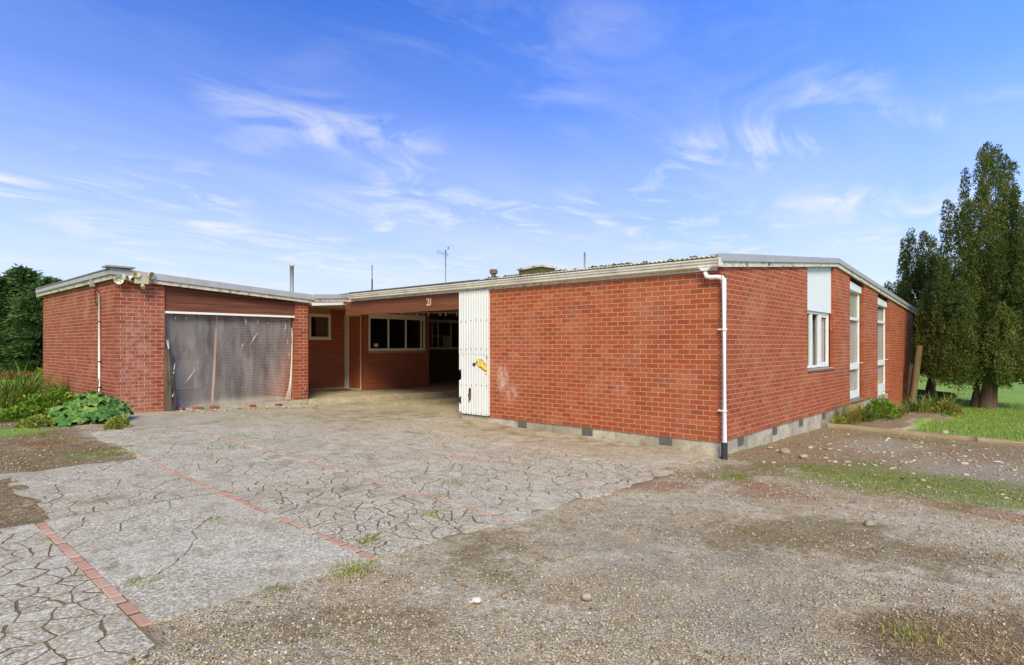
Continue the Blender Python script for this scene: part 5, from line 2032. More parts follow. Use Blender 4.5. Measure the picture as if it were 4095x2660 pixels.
def lean_post(name, top, bot, t_, r, label, sides=9, m=M_POST):
    a, b_ = at(*bot, t_), at(*top, t_)
    g = float(ground_z(a.x, a.y))
    d = (b_ - a).normalized()
    a = a - d * ((a.z - g + 0.1) / max(d.z, 0.1))
    th_ = thing(name, (a.x, a.y, g), label, 'post')
    n_ = 9
    pts = [a.lerp(b_, i / n_) for i in range(n_ + 1)]
    MB().tube(pts, [r * (1 + 0.12 * (random.random() - 0.5)) for _ in pts], sides).build('post_body', m, th_)
    return th_, a, b_


th, a, b_ = lean_post('leaning_post', (3678, 1382), (3648, 1620), 21.6, 0.105, 'tallest leaning round timber post by the far corner of the house')
b = MB().tube([b_ + Vector((0, 0, -0.35)), b_ + Vector((-0.16, 0.1, -0.42))], 0.006, 5)
b.build('wire', M_GALV, th)
lean_post('leaning_post', (3648, 1455), (3632, 1625), 21.8, 0.095, 'shorter grey timber post leaning between the tall post and house wall', 9, M_OLDWOOD)
lean_post('leaning_post', (3618, 1555), (3622, 1615), 22.4, 0.09, 'low dark broken post against the house wall', 8, M_BARK)
lean_post('stump_post', (4082, 1600), (4082, 1650), 26.5, 0.10, 'short dark round post standing alone on the lawn at right', 12, M_BARK)

# low timber edge and pipe near the trees
tl_ = thing('fallen_timber', (27, 4.0, -0.4), 'dark timber beam lying on the lawn under the left cypress', 'beam')
a, b_ = on_g(3668, 1582), on_g(3815, 1600)
MB().tube([a + Vector((0, 0, 0.15)), b_ + Vector((0, 0, 0.15))], [0.13, 0.14], 4).build('beam_body', M_BARK, tl_)
MB().tube([a + Vector((-.6, -.3, 0.04)), b_ + Vector((-.6, -.3, 0.05))], 0.04, 8).build('pipe', M_POLE, tl_)

def rock(name, px, py, s_, label, m, seed, flat=0.6, fixed=None):
    c = fixed if fixed else on_g(px, py)
    rng = np.random.default_rng(seed)
    V, F = ICO_V.copy(), [tuple(f) for f in ICO_F]
    me = bpy.data.meshes.new(name)
    # one subdivision
    vs = [tuple(v) for v in V]
    cache = {}
    f2 = []

    def midp(i, j):
        k = (min(i, j), max(i, j))
        if k not in cache:
            q = (np.array(vs[i]) + np.array(vs[j])) / 2
            q /= np.linalg.norm(q)
            cache[k] = len(vs)
            vs.append(tuple(q))
        return cache[k]
    for a_, b2, c2 in F:
        ab, bc, ca = midp(a_, b2), midp(b2, c2), midp(c2, a_)
        f2 += [(a_, ab, ca), (b2, bc, ab), (c2, ca, bc), (ab, bc, ca)]
    vs = [tuple(np.array(v) * (1 + rng.uniform(-0.18, 0.18)) * np.array([s_, s_ * 0.75, s_ * flat]) + np.array([c.x, c.y, c.z + s_ * flat * 0.5])) for v in vs]
    o_ = mesh_obj(name, vs, f2, m, None, True)
    tag(o_, label, 'stone')
    return o_


rock('field_stone', 285, 1690, 0.17, 'flat grey stone in front of the rhubarb plant', M_ROCK, 5, 0.35)
rock('field_stone', 2345, 2395, 0.045, 'rounded grey pebble alone on the pale gravel', M_ROCK, 6)
rock('field_stone', 3780, 1735, 0.10, 'pale stone on the lawn edge beside the timber edging', M_ROCK, 8)
rock('field_stone', 3140, 1812, 0.12, 'pale stone in the dirt near the house side wall', M_ROCK, 9, 0.45)
rock('field_stone', 3215, 1830, 0.09, 'small whitish stone in the dirt below the side window', M_ROCK, 10, 0.45)
rock('field_stone', 3480, 2100, 0.07, 'brownish stone beside the olive moss patch', M_ROCK, 11, 0.5)

lt_ = thing('paper_litter', on_g(1905, 2418), 'crumpled scrap of white paper lying on the gravel', 'litter')
c = on_g(1905, 2418)
V = []
for j in range(6):
    for i in range(6):
        V.append((c.x + (i - 2.5) * 0.015 + random.uniform(-.01, .01), c.y + (j - 2.5) * 0.012 + random.uniform(-.01, .01), c.z + 0.012 + random.uniform(0, 0.03)))
mesh_obj('scrap', V, [(j * 6 + i, j * 6 + i + 1, j * 6 + i + 7, j * 6 + i + 6) for j in range(5) for i in range(5)], M_PAPER, lt_)
c = on_g(1885, 2620)
tw = MB().tube([(c.x, c.y, c.z + 0.012), (c.x + 0.05, c.y + 0.05, c.z + 0.016), (c.x + 0.08, c.y + 0.11, c.z + 0.012)], [0.004, 0.005, 0.003], 6).build('dry_twig', M_POLE)
tag(tw, 'pale dry twig on the gravel near the bottom edge', 'twig')

# ------------------------------------------------------------------ loose stones of the gravel
def scatter_ground(n, x0=-500, x1=4600, y0=1690, y1=2950, seed=1):
    rng = np.random.default_rng(seed)
    px = rng.uniform(x0, x1, n)
    py = rng.uniform(y0, y1, n)
    u = (px - CX) / F_PX
    v = (HY - py) / F_PX
    rx_, ry_ = math.cos(AR) + u * math.sin(AR), math.cos(AL) - u * math.sin(AL)
    t_ = np.full(n, 6.0)
    for _ in range(30):
        t_ = 0.5 * t_ + 0.5 * (ground_z(rx_ * t_, ry_ * t_) - H) / v
    return rx_ * t_, ry_ * t_, t_


def gz_full(X, Y):
    return ground_z(X, Y) + (fbm(X * 2.3, Y * 2.3, 3) - 0.5) * 0.05 + (fbm(X * 9, Y * 9, 5, 3) - 0.5) * 0.022 - 0.004


X, Y, T = scatter_ground(170000, seed=5)
mk_ = ground_masks(X, Y)
clump = fbm(X * 1.4, Y * 1.4, 77)
prob = 0.9 * (1 - mk_['lawn']) * (1 - 0.8 * mk_['weed']) * (1 - 0.5 * mk_['moss']) * (1 - 0.75 * mk_['straw']) * (1 - 0.55 * np.clip(mk_['dirt'], 0, 1)) * np.clip(clump * 2.2 - 0.35, 0.25, 1)
keep = (RNG.random(len(X)) < prob) & ~in_slabs(X, Y, 0.02) & (T < 17) & ~((X > 9.7) & (Y > 4.1)) & ~((X > 3.3) & (Y > 12))
X, Y, T = X[keep], Y[keep], T[keep]
S = 0.0035 + 0.0135 * RNG.random(len(X)) ** 3.4
S = S * np.clip(T / 6.5, 0.85, 1.5)
P = np.stack([X, Y, gz_full(X, Y)], 1)
nr = T < 5.2
g1 = stones('gravel', P, S, M_PEB, RNG.random(len(X)), base='oct', flat=0.7, sink=0.25, seed=9)
tag(g1, 'loose grey and tan gravel stones over the yard', 'gravel', kind='stuff')
print('gravel', len(X))
# flat pale stones in the dirt at right
X = RNG.uniform(9.8, 16.0, 1500)
Y = RNG.uniform(-3.5, 4.0, 1500)
pr = np.clip(ell(X, Y, (12.0, 0.2), 2.4, 1.6), 0, 1) * 0.9 + 0.18 + 0.8 * ell(X, Y, (13.6, 2.7), 1.6, 0.8)
kp = RNG.random(1500) < pr * np.clip(fbm(X * 1.1, Y * 1.1, 8) * 2.4 - 0.6, 0, 1)
X, Y = X[kp], Y[kp]
g2 = stones('river_stones', np.stack([X, Y, gz_full(X, Y)], 1), 0.014 + 0.045 * RNG.random(len(X)) ** 2.5, M_PEB, 0.35 + 0.65 * RNG.random(len(X)), flat=0.32, sink=0.2, seed=12)
tag(g2, 'flat pale river stones strewn in the dirt beside the house', 'stones', kind='stuff')

# ------------------------------------------------------------------ blades: grass, weeds, moss, straw


def blades(name, P, L, W, lean, m, rnd, label, cat, seed=1, parent=None, kind='stuff', flat=False):
    rng = np.random.default_rng(seed)
    n = len(P)
    a = rng.uniform(0, 2 * np.pi, n)
    d = np.stack([np.cos(a), np.sin(a), np.zeros(n)], 1)
    s_ = np.stack([-np.sin(a), np.cos(a), np.zeros(n)], 1)
    l = np.minimum(rng.uniform(0.3, 1.0, n) * lean, 0.985)
    up = np.stack([np.zeros(n), np.zeros(n), np.ones(n)], 1)
    mid = P + (d * (l * 0.35)[:, None] + up * (0.62 * np.sqrt(np.clip(1 - (l * 0.5) ** 2, 0.1, 1)))[:, None]) * L[:, None]
    tip = P + (d * l[:, None] + up * np.sqrt(np.clip(1 - l ** 2, 0.03, 1))[:, None]) * L[:, None]
    if flat:
        mid = P + (d * 0.5 + up * rng.uniform(0.05, 0.3, n)[:, None]) * L[:, None]
        tip = P + (d * 0.95 + up * rng.uniform(0.02, 0.35, n)[:, None] + s_ * rng.uniform(-0.3, 0.3, n)[:, None]) * L[:, None]
    w = W[:, None]
    V = np.stack([P - s_ * w * 0.6, P + s_ * w * 0.6, mid + s_ * w, tip, mid - s_ * w], 1).reshape(-1, 3)
    b0 = (np.arange(n) * 5)[:, None]
    F = np.concatenate([b0 + np.array([[0, 1, 2]]), b0 + np.array([[0, 2, 4]]), b0 + np.array([[4, 2, 3]])])
    o_ = np_mesh(name, V, F, m, parent, {'rnd': np.repeat(rnd, 5)})
    if label:
        tag(o_, label, cat)
    if kind:
        tag(o_, kind=kind)
    return o_


def pick(mask, n, x0, x1, y0, y1, seed, thr=0.35, pw=1.0):
    rng = np.random.default_rng(seed)
    X = rng.uniform(x0, x1, n)
    Y = rng.uniform(y0, y1, n)
    mk2 = ground_masks(X, Y)
    v = mk2[mask] + 0.8 * (fbm(X * 2.2, Y * 2.2, seed) - 0.5) + 0.5 * (fbm(X * 9, Y * 9, seed + 3, 2) - 0.5)
    k = (rng.random(n) < np.clip((v - thr) * 2.2, 0, 1) ** pw) & (mk2['soil'] < 0.5) & ~((X > 9.75) & (Y > 4.1) & (X < 28))
    return X[k], Y[k], rng


X, Y, r2 = pick('weed', 60000, 7.5, 16.2, -2.6, 4.0, 31, 0.5)
blades('weed_patch', np.stack([X, Y, gz_full(X, Y)], 1), r2.uniform(0.01, 0.032, len(X)), r2.uniform(0.003, 0.009, len(X)), 0.95, M_WEED, r2.random(len(X)), 'low green weeds spreading over the gravel at right', 'weeds', 32)
print('weeds', len(X))
X, Y, r2 = pick('moss', 90000, 0.0, 11, -1.5, 12, 33, 0.52)
blades('moss_patch', np.stack([X, Y, gz_full(X, Y)], 1), r2.uniform(0.008, 0.026, len(X)), r2.uniform(0.003, 0.007, len(X)), 0.9, M_MOSSB, r2.random(len(X)), 'olive brown moss growing through the gravel', 'moss', 34)
print('moss', len(X))
X, Y, r2 = pick('red', 52000, 1, 11, -1.5, 14.5, 35, 0.55)
blades('sorrel_patch', np.stack([X, Y, gz_full(X, Y)], 1), r2.uniform(0.012, 0.035, len(X)), r2.uniform(0.003, 0.008, len(X)), 0.85, M_REDB, r2.random(len(X)), 'rust red sorrel creeping over the gravel', 'sorrel', 36)
X, Y, r2 = pick('straw', 30000, 3.2, 6.2, -1.6, 1.6, 37, 0.55)
blades('dry_grass', np.stack([X, Y, gz_full(X, Y)], 1), r2.uniform(0.03, 0.085, len(X)), r2.uniform(0.0012, 0.0028, len(X)), 1.3, M_STRAWB, r2.random(len(X)), 'dry straw coloured grass at the lower right corner', 'dry grass', 38, flat=True)
print('straw', len(X))
X = np.concatenate([RNG.uniform(16.45, 30, 52000), RNG.uniform(-2, 3.6, 9000)])
Y = np.concatenate([RNG.uniform(-7, 3.2, 52000), RNG.uniform(16.8, 24, 9000)])
mk2 = ground_masks(X, Y)
k = RNG.random(len(X)) < np.clip(mk2['lawn'] * 1.3 - 0.35, 0, 1)
X, Y = X[k], Y[k]
blades('lawn_grass', np.stack([X, Y, ground_z(X, Y)], 1), RNG.uniform(0.025, 0.07, len(X)), RNG.uniform(0.004, 0.010, len(X)), 0.8, M_GRASS, RNG.random(len(X)) ** 1.2 * 0.9, 'mown green lawn grass', 'grass', 40)
X = 16.25 + 0.25 * RNG.random(9000)
Y = RNG.uniform(-6, 3, 9000)
blades('edge_grass', np.stack([X, Y, ground_z(X, Y)], 1), RNG.uniform(0.04, 0.11, 9000), RNG.uniform(0.002, 0.005, 9000), 0.9, M_STRAWB, RNG.random(9000), 'dry grass fringe behind the timber edging', 'grass', 41)
# growth in the cracks of the slabs
C = np.array(CRACK_PTS)
k = fbm(C[:, 0] * 1.1, C[:, 1] * 1.1, 51) + 0.25 * RNG.random(len(C)) > 0.62
C = C[k]
C = np.repeat(C, 4, 0)
C[:, :2] += RNG.normal(0, 0.010, (len(C), 2))
C[:, 2] -= 0.022
blades('crack_moss', C, RNG.uniform(0.012, 0.030, len(C)), RNG.uniform(0.003, 0.007, len(C)), 0.8, M_MOSSB, RNG.random(len(C)), 'moss and small weeds in the cracks of the driveway', 'moss', 52)
print('crack', len(C))
# grass tufts here and there
tp = []
for (px, py, n_, s_) in ((1415, 2285, 260, 0.10), (560, 2330, 60, 0.05), (3640, 2540, 120, 0.10), (480, 1810, 200, 0.22), (890, 1790, 160, 0.18), (950, 1745, 160, 0.2), (1740, 1990, 60, 0.06), (1720, 2060, 60, 0.06), (1800, 1935, 60, 0.06), (1465, 2165, 90, 0.07), (2960, 1905, 120, 0.14), (250, 1770, 120, 0.15), (30, 1750, 400, 0.4), (120, 1740, 160, 0.2), (1100, 2370, 60, 0.06), (860, 2080, 30, 0.04)):
    c = on_g(px, py)
    q = np.stack([RNG.normal(c.x, s_, n_), RNG.normal(c.y, s_, n_), np.zeros(n_)], 1)
    q[:, 2] = ground_z(q[:, 0], q[:, 1])
    tp.append(q)
q = np.concatenate(tp)
blades('grass_tufts', q, RNG.uniform(0.02, 0.06, len(q)), RNG.uniform(0.002, 0.005, len(q)), 0.9, M_WEED, RNG.random(len(q)), 'scattered green grass tufts in gravel and slab joints', 'grass', 55)

# ------------------------------------------------------------------ garden plants


def strap_clump(name, c, n, L, W, m, label, seed, spread=0.12, arch=1.0, flowers=None):
    rng = np.random.default_rng(seed)
    th_ = thing(name, (c[0], c[1], c[2]), label, 'plant')
    V, F, A = [], [], []
    for k in range(n):
        a = rng.uniform(0, 2 * np.pi)
        d = np.array([math.cos(a), math.sin(a), 0])
        s_ = np.array([-math.sin(a), math.cos(a), 0])
        l = L * rng.uniform(0.55, 1.1)
        th0 = rng.uniform(0.05, 0.55) * arch
        curl = rng.uniform(0.4, 1.7) * arch
        p = np.array(c) + d * rng.uniform(0, spread) + s_ * rng.normal(0, spread * 0.5)
        w = W * rng.uniform(0.6, 1.1)
        b0 = len(V)
        segs = 6
        r_ = rng.random()
        for j in range(segs + 1):
            s2 = j / segs
            ww = w * (0.55 + 0.45 * math.sin(math.pi * min(1, s2 + 0.25))) * (1 - s2 ** 3)
            V += [p - s_ * ww, p + s_ * ww]
            A += [r_, r_]
            ang = th0 + curl * s2
            p = p + (d * math.sin(ang) + np.array([0, 0, 1]) * math.cos(ang)) * l / segs
        for j in range(segs):
            F.append((b0 + 2 * j, b0 + 2 * j + 1, b0 + 2 * j + 3, b0 + 2 * j + 2))
    V = np.array(V)
    V[:, 2] = np.maximum(V[:, 2], c[2] + 0.005)
    np_mesh('leaves', V, np.array(F), m, th_, {'rnd': np.array(A)}, smooth=True)
    return th_


def leafy(name, c, n, rx_, ry_, hz, ls, m, label, seed, up=0.6):
    rng = np.random.default_rng(seed)
    th_ = thing(name, tuple(c), label, 'plant')
    ph = rng.uniform(0, 2 * np.pi, n)
    ct = rng.uniform(0.0, 1, n)
    rr_ = np.sqrt(1 - ct ** 2) * rng.uniform(0.6, 1.03, n)
    P = np.stack([c[0] + rx_ * rr_ * np.cos(ph), c[1] + ry_ * rr_ * np.sin(ph), c[2] + hz * ct * rng.uniform(0.55, 1.05, n)], 1)
    d = np.stack([np.cos(ph) * rng.uniform(0.3, 1, n), np.sin(ph) * rng.uniform(0.3, 1, n), rng.uniform(-0.2, up, n) + 0.15], 1)
    d += rng.normal(0, 0.35, d.shape)
    d /= np.linalg.norm(d, axis=1)[:, None]
    leaf_quads('leaves', P, d, ls * rng.uniform(0.6, 1.3, n), ls * 0.34 * rng.uniform(0.7, 1.2, n), m, rng.random(n), th_, rng)
    st2 = MB()
    for k in range(16):
        i = rng.integers(0, n)
        st2.tube([(c[0] + rng.normal(0, 0.03), c[1] + rng.normal(0, 0.03), c[2] - 0.02), (P[i, 0], P[i, 1], P[i, 2])], [0.008, 0.003], 5)
    st2.build('stems', M_LIMESTEM, th_)
    return th_


def leaf_quads(name, P, d, L, W, m, rnd, parent, rng, kind=None):
    n = len(P)
    r0 = rng.normal(0, 1, (n, 3))
    s_ = np.cross(d, r0)
    s_ /= np.linalg.norm(s_, axis=1)[:, None] + 1e-9
    mid = P + d * (L * 0.5)[:, None]
    tip = P + d * L[:, None]
    V = np.stack([P, mid + s_ * W[:, None], tip, mid - s_ * W[:, None]], 1).reshape(-1, 3)
    F = np.arange(n * 4).reshape(n, 4)
    o_ = np_mesh(name, V, F, m, parent, {'rnd': np.repeat(rnd, 4)})
    if kind:
        tag(o_, kind=kind)
    return o_


M_LIMESTEM = mat_paint('green_stem', lin(96, 112, 50), lin(80, 84, 44), 0.4)


def broadleaf(name, c, n, rad, hz, lr, m, label, seed):
    """rhubarb-like plant: big crinkled leaves on reddish stalks"""
    rng = np.random.default_rng(seed)
    th_ = thing(name, tuple(c), label, 'plant')
    for k in range(n):
        a = 2.4 * k + rng.uniform(-0.3, 0.3)
        q = math.sqrt((k + 0.5) / n)
        px_2, py_2 = c[0] + rad * q * math.cos(a), c[1] + rad * q * math.sin(a)
        pz = c[2] + hz * (1 - 0.75 * q ** 2) * rng.uniform(0.75, 1.1) + 0.06
        st2 = MB().tube(bezier([(c[0] + 0.05 * math.cos(a), c[1] + 0.05 * math.sin(a), c[2] - 0.03), (c[0] + 0.35 * rad * q * math.cos(a), c[1] + 0.35 * rad * q * math.sin(a), c[2] + 0.7 * (pz - c[2])), (px_2, py_2, pz)], 5), [0.014, 0.013, 0.012, 0.010, 0.008, 0.006], 6)
        st2.build('stalk', M_STEMR, th_, True)
        r_ = lr * rng.uniform(0.65, 1.15)
        out = Vector((math.cos(a), math.sin(a), 0))
        tilt = 0.2 + 0.85 * q + rng.uniform(-0.5, 0.45)
        nrm = (Vector((0, 0, 1)) * math.cos(tilt) + out * math.sin(tilt)).normalized()
        fwd_ = (out - nrm * out.dot(nrm)).normalized()
        sd_ = nrm.cross(fwd_)
        V, F = [], []
        na, nr_ = 22, 4
        V.append((px_2, py_2, pz))
        for j in range(1, nr_ + 1):
            for i in range(na):
                t2 = 2 * math.pi * i / na
                lob = 1 + 0.20 * math.cos(5 * t2 + 0.3 * k) + 0.12 * math.sin(9 * t2 + k) + rng.uniform(-0.06, 0.06)
                notch = 1 - 0.5 * math.exp(-((t2 - math.pi) / 0.35) ** 2)
                rr2 = r_ * lob * notch * j / nr_
                cr = 0.20 * r_ * math.sin(5 * t2 + k) * (j / nr_) ** 2 + 0.12 * r_ * math.sin(8 * t2 + 2 * k) * (j / nr_) - 0.25 * r_ * (j / nr_) ** 2 * abs(math.sin(t2 / 2 + 0.4)) + rng.normal(0, 0.02 * r_)
                p_ = Vector((px_2, py_2, pz)) + fwd_ * (rr2 * math.cos(t2) + 0.35 * r_) * 1.0 + sd_ * rr2 * math.sin(t2) * 0.9 + nrm * cr
                p_.z = max(p_.z, c[2] + 0.01)
                V.append(tuple(p_))
        for i in range(na):
            F.append((0, 1 + i, 1 + (i + 1) % na))
        me_v = np.array(V)
        F4 = []
        for j in range(nr_ - 1):
            for i in range(na):
                l = (i + 1) % na
                F4 += [(1 + j * na + i, 1 + (j + 1) * na + i, 1 + (j + 1) * na + l), (1 + j * na + i, 1 + (j + 1) * na + l, 1 + j * na + l)]
        tone = rng.random()
        np_mesh('leaf', me_v, np.array(F + F4), m, th_, {'rnd': np.clip(np.full(len(V), tone) * 0.8 + 0.2 * rng.random(len(V)), 0, 1)}, smooth=True)
    return th_


def gp3(px, py):
    c = gd(px, py)
    return (c.x, c.y, c.z)


broadleaf('rhubarb_plant', gp3(212, 978), 74, 0.66, 0.52, 0.15, M_RHUB, 'broad-leaved rhubarb plant at the garage corner beside the apron', 61)
broadleaf('rhubarb_plant', gp3(165, 985), 30, 0.40, 0.30, 0.13, M_RHUB, 'lower broad-leaved rhubarb left of the large one, behind the flat stone', 62)
leafy('leafy_shrub', gp3(118, 965), 1900, 0.62, 0.5, 0.52, 0.085, M_LIME, 'bright green leafy bush between strap-leaved clumps and rhubarb', 63)
leafy('leafy_shrub', gp3(55, 975), 1100, 0.5, 0.4, 0.26, 0.075, M_LIME, 'low yellow-green ground plant in front of the strap-leaved clump at left edge', 64)
leafy('leafy_shrub', gp3(95, 990), 700, 0.35, 0.3, 0.18, 0.07, M_WEED, 'small low weed plant before the bright green bush', 65)
strap_clump('strap_leaved_clump', gp3(48, 945), 240, 1.2, 0.017, M_STRAP, 'tall strap-leaved clump at the left edge of the photo', 66, 0.28)
strap_clump('strap_leaved_clump', gp3(4, 950), 120, 0.9, 0.016, M_STRAP, 'yellowish strap-leaved clump cut by the left picture edge', 67, 0.25)
strap_clump('strap_leaved_clump', gp3(150, 934), 230, 0.95, 0.016, M_STRAP, 'dark green strap-leaved clump against the garage left wall', 68, 0.3)
strap_clump('strap_leaved_clump', gp3(185, 945), 120, 0.55, 0.013, M_STRAP, 'smaller strap-leaved clump near the white conduit', 69, 0.2)
leafy('leafy_shrub', gp3(95, 905), 500, 0.4, 0.4, 0.75, 0.09, M_LIME, 'pale upright seedling bush behind the strap-leaved clumps', 70, 0.9)
leafy('leafy_shrub', gp3(275, 995), 420, 0.20, 0.2, 0.22, 0.06, M_WEED, 'small weed tuft at the apron edge right of the rhubarb', 71)
sh = thing('bare_twigs', gp3(222, 955), 'bare dark twigs beside the white conduit', 'plant')
c = gd(222, 955)
MB().tube(bezier([(c.x, c.y, c.z), (c.x + 0.03, c.y, c.z + 0.4), (c.x + 0.05, c.y - 0.08, c.z + 0.75)], 8), 0.010, 6).build('stem', M_BARK, sh)
MB().tube(bezier([(c.x + 0.02, c.y, c.z + 0.38), (c.x + 0.1, c.y - 0.1, c.z + 0.52), (c.x + 0.25, c.y - 0.25, c.z + 0.50)], 8), 0.007, 6).build('stem', M_BARK, sh)
MB().tube(bezier([(c.x - 0.08, c.y + 0.1, c.z), (c.x - 0.12, c.y + 0.15, c.z + 0.3), (c.x - 0.10, c.y + 0.2, c.z + 0.6)], 8), 0.008, 6).build('stem', M_BARK, sh)

strap_clump('strap_leaved_clump', (16.9, 3.85, -0.12), 130, 0.60, 0.013, M_STRAPO, 'first strap-leaved clump in the bed, next to the timber edging', 81, 0.22)
strap_clump('strap_leaved_clump', (17.7, 3.7, -0.13), 150, 0.62, 0.014, M_STRAP, 'olive strap-leaved clump below the sill of the tall window', 82, 0.26)
leafy('leafy_shrub', (19.0, 3.55, -0.14), 900, 0.55, 0.4, 0.5, 0.09, M_LIME, 'yellow-green leafy bush in the bed before the tall window', 83)
strap_clump('strap_leaved_clump', (20.4, 3.45, -0.18), 130, 0.5, 0.014, M_STRAPO, 'strap-leaved clump in the bed between window and french door', 84, 0.25)
strap_clump('strap_leaved_clump', (22.2, 3.2, -0.22), 160, 0.6, 0.015, M_STRAP, 'strap-leaved clump in the bed before the french door', 85, 0.3)
strap_clump('strap_leaved_clump', (23.4, 2.75, -0.25), 190, 0.75, 0.015, M_STRAP, 'greener strap-leaved clump at the far end of the bed', 86, 0.3)
leafy('leafy_shrub', (22.9, 2.55, -0.28), 600, 0.6, 0.4, 0.36, 0.09, M_STRAPO, 'bronze low plant at the lawn end of the bed', 87)
leafy('leafy_shrub', (16.4, 3.95, -0.14), 260, 0.2, 0.15, 0.22, 0.06, M_WEED, 'small weed where the timber edging meets the house', 88)

# ------------------------------------------------------------------ trees


def plume_tree(name, base, plumes, nleaf, label, seed, trunks, cat='tree', m=M_CYP, ls=(0.045, 0.10), zlow=0.7):
    """columnar conifer made of upright plumes: (dx lateral, dy depth, top, radius, bottom)"""
    rng = np.random.default_rng(seed)
    th_ = thing(name, tuple(base), label, cat)
    lat = np.array([math.sin(AR), -math.sin(AL), 0])          # to the right in the picture
    fw_ = np.array([math.cos(AR), math.cos(AL), 0])
    tb = MB()
    for (dx, dy, z1, r0) in trunks:
        p0_ = np.array(base) + lat * dx + fw_ * dy
        p0_[2] = float(ground_z(p0_[0], p0_[1])) - 0.1
        pts = [tuple(p0_ + np.array([0.05 * math.sin(3 * k + dx * 9), 0.05 * math.cos(2 * k), z1 * k / 6])) for k in range(7)]
        tb.tube(pts, [r0 * (1.35 if k == 0 else 1.0 - 0.12 * k) for k in range(7)], 9)
    tb.build('trunk', M_BARK, th_, True)
    P, D, A, LL = [], [], [], []
    vol = [(p_[2] - p_[4]) * p_[3] for p_ in plumes]
    for (dx, dy, top, rad, zb), v_ in zip(plumes, vol):
        nb = max(8, int(11 * (top - zb) * (0.5 + rad)))
        tone0 = rng.uniform(0.05, 0.5)
        per = max(30, int(nleaf * v_ / sum(vol) / nb))
        for q_ in range(nb):
            s_ = (q_ + rng.random()) / nb
            prof = min(1, (s_ + 0.08) / 0.25) ** 0.5 * min(1, (1.04 - s_) / 0.55) ** 0.55
            ph0 = rng.uniform(0, 2 * np.pi)
            br = rng.uniform(0.13, 0.26) * (0.5 + 0.5 * prof)
            r0 = max(0.0, rad * prof - br * 0.55) * rng.uniform(0.75, 1.1)
            cz = zb + (top - zb) * s_ - br * 0.7
            ctr = np.array(base) + lat * (dx + r0 * math.cos(ph0)) + fw_ * (dy + r0 * math.sin(ph0))
            ctr[2] = base[2] + cz
            ct = rng.uniform(-0.75, 1, per)
            ph = rng.uniform(0, 2 * np.pi, per)
            sr = np.sqrt(1 - ct ** 2)
            rr_ = br * rng.uniform(0.7, 1.08, per)
            nrm_ = lat[None] * (np.cos(ph) * sr)[:, None] + fw_[None] * (np.sin(ph) * sr)[:, None] + np.array([0, 0, 1.0])[None] * ct[:, None]
            pt_ = ctr[None] + nrm_ * np.stack([rr_, rr_, rr_ * 1.7], 1)
            d = nrm_ * rng.uniform(0.2, 0.8, per)[:, None] + np.array([0, 0, 1]) * rng.uniform(0.3, 1.0, per)[:, None] + rng.normal(0, 0.25, (per, 3))
            d /= np.linalg.norm(d, axis=1)[:, None]
            P.append(pt_)
            D.append(d)
            A.append(np.clip(rng.normal(tone0 + 0.45 * rng.random() * rng.random(), 0.14, per), 0, 1))
            LL.append(rng.uniform(*ls, per))
    P, D, A, LL = map(np.concatenate, (P, D, A, LL))
    leaf_quads('crown', P, D, LL, LL * rng.uniform(0.16, 0.30, len(LL)), m, A, th_, rng)
    return th_


def lateral(px, t_):
    return (px - CX) / F_PX * t_


# large cypress
t1 = 21.8
bs = on_g(3945, 1632)
t1 = depth(bs.x, bs.y)
l0 = lateral(3945, t1)
zt_ = lambda yd: H + (HY - yd * PD) / F_PX * t1 - bs.z
out = [(2184, 600, .36), (2192, 520, .34), (2205, 465, .38), (2222, 488, .42), (2240, 470, .42), (2254, 392, .30), (2272, 356, .46), (2290, 340, .52), (2308, 346, .52), (2328, 362, .46), (2348, 376, .38), (2362, 440, .40), (2378, 520, .42), (2395, 600, .45), (2410, 690, .4)]
pls = []
for xd, yd, rd in out:
    pls.append((lateral(xd * PD, t1) - l0, random.uniform(-0.25, 0.25), zt_(yd), rd, 1.0 + 0.4 * random.random()))
for k in range(34):
    xd = random.uniform(2188, 2402)
    dx = lateral(xd * PD, t1) - l0
    dyv = random.uniform(-1.5, 1.3)
    lim = np.interp(xd, [o_[0] for o_ in out], [zt_(o_[1]) for o_ in out])
    pls.append((dx, dyv, lim * random.uniform(0.55, 0.93) * (1 - 0.06 * abs(dyv)), random.uniform(0.34, 0.5), random.uniform(0.85, 1.5)))
for k in range(9):
    pls.append((random.uniform(-0.9, 1.5), random.uniform(-1.4, 0.9), random.uniform(2.4, 3.6), random.uniform(0.35, 0.5), random.uniform(1.0, 1.4)))
plume_tree('cypress_tree', bs, pls, 230000, 'tall bushy cypress tree with pointed top at the right edge', 91, [(0.0, 0, 5.5, 0.17), (0.32, 0.1, 5.0, 0.13), (-0.22, 0.2, 4.6, 0.11)])
# smaller cypress behind it
bs2 = on_g(3722, 1592)
t2_ = depth(bs2.x, bs2.y)
l2_ = lateral(3722, t2_)
zt2_ = lambda yd: H + (HY - yd * PD) / F_PX * t2_ - bs2.z
out2 = [(2078, 660, .36), (2095, 590, .32), (2106, 556, .26), (2120, 541, .30), (2136, 600, .34), (2150, 537, .32), (2163, 552, .36), (2178, 590, .4), (2192, 600, .4), (2206, 620, .4)]
pls = []
for xd, yd, rd in out2:
    pls.append((lateral(xd * PD, t2_) - l2_, random.uniform(-0.25, 0.25), zt2_(yd), rd, 1.0 + 0.4 * random.random()))
for k in range(18):
    xd = random.uniform(2085, 2205)
    lim = np.interp(xd, [o_[0] for o_ in out2], [zt2_(o_[1]) for o_ in out2])
    pls.append((lateral(xd * PD, t2_) - l2_, random.uniform(-1.2, 1.2), lim * random.uniform(0.5, 0.9), random.uniform(0.32, 0.48), random.uniform(1.0, 1.7)))
plume_tree('cypress_tree', bs2, pls, 130000, 'smaller three-pointed cypress tree just behind the house corner', 92, [(0.0, 0, 4.6, 0.17), (0.16, 0.15, 4.0, 0.11)])


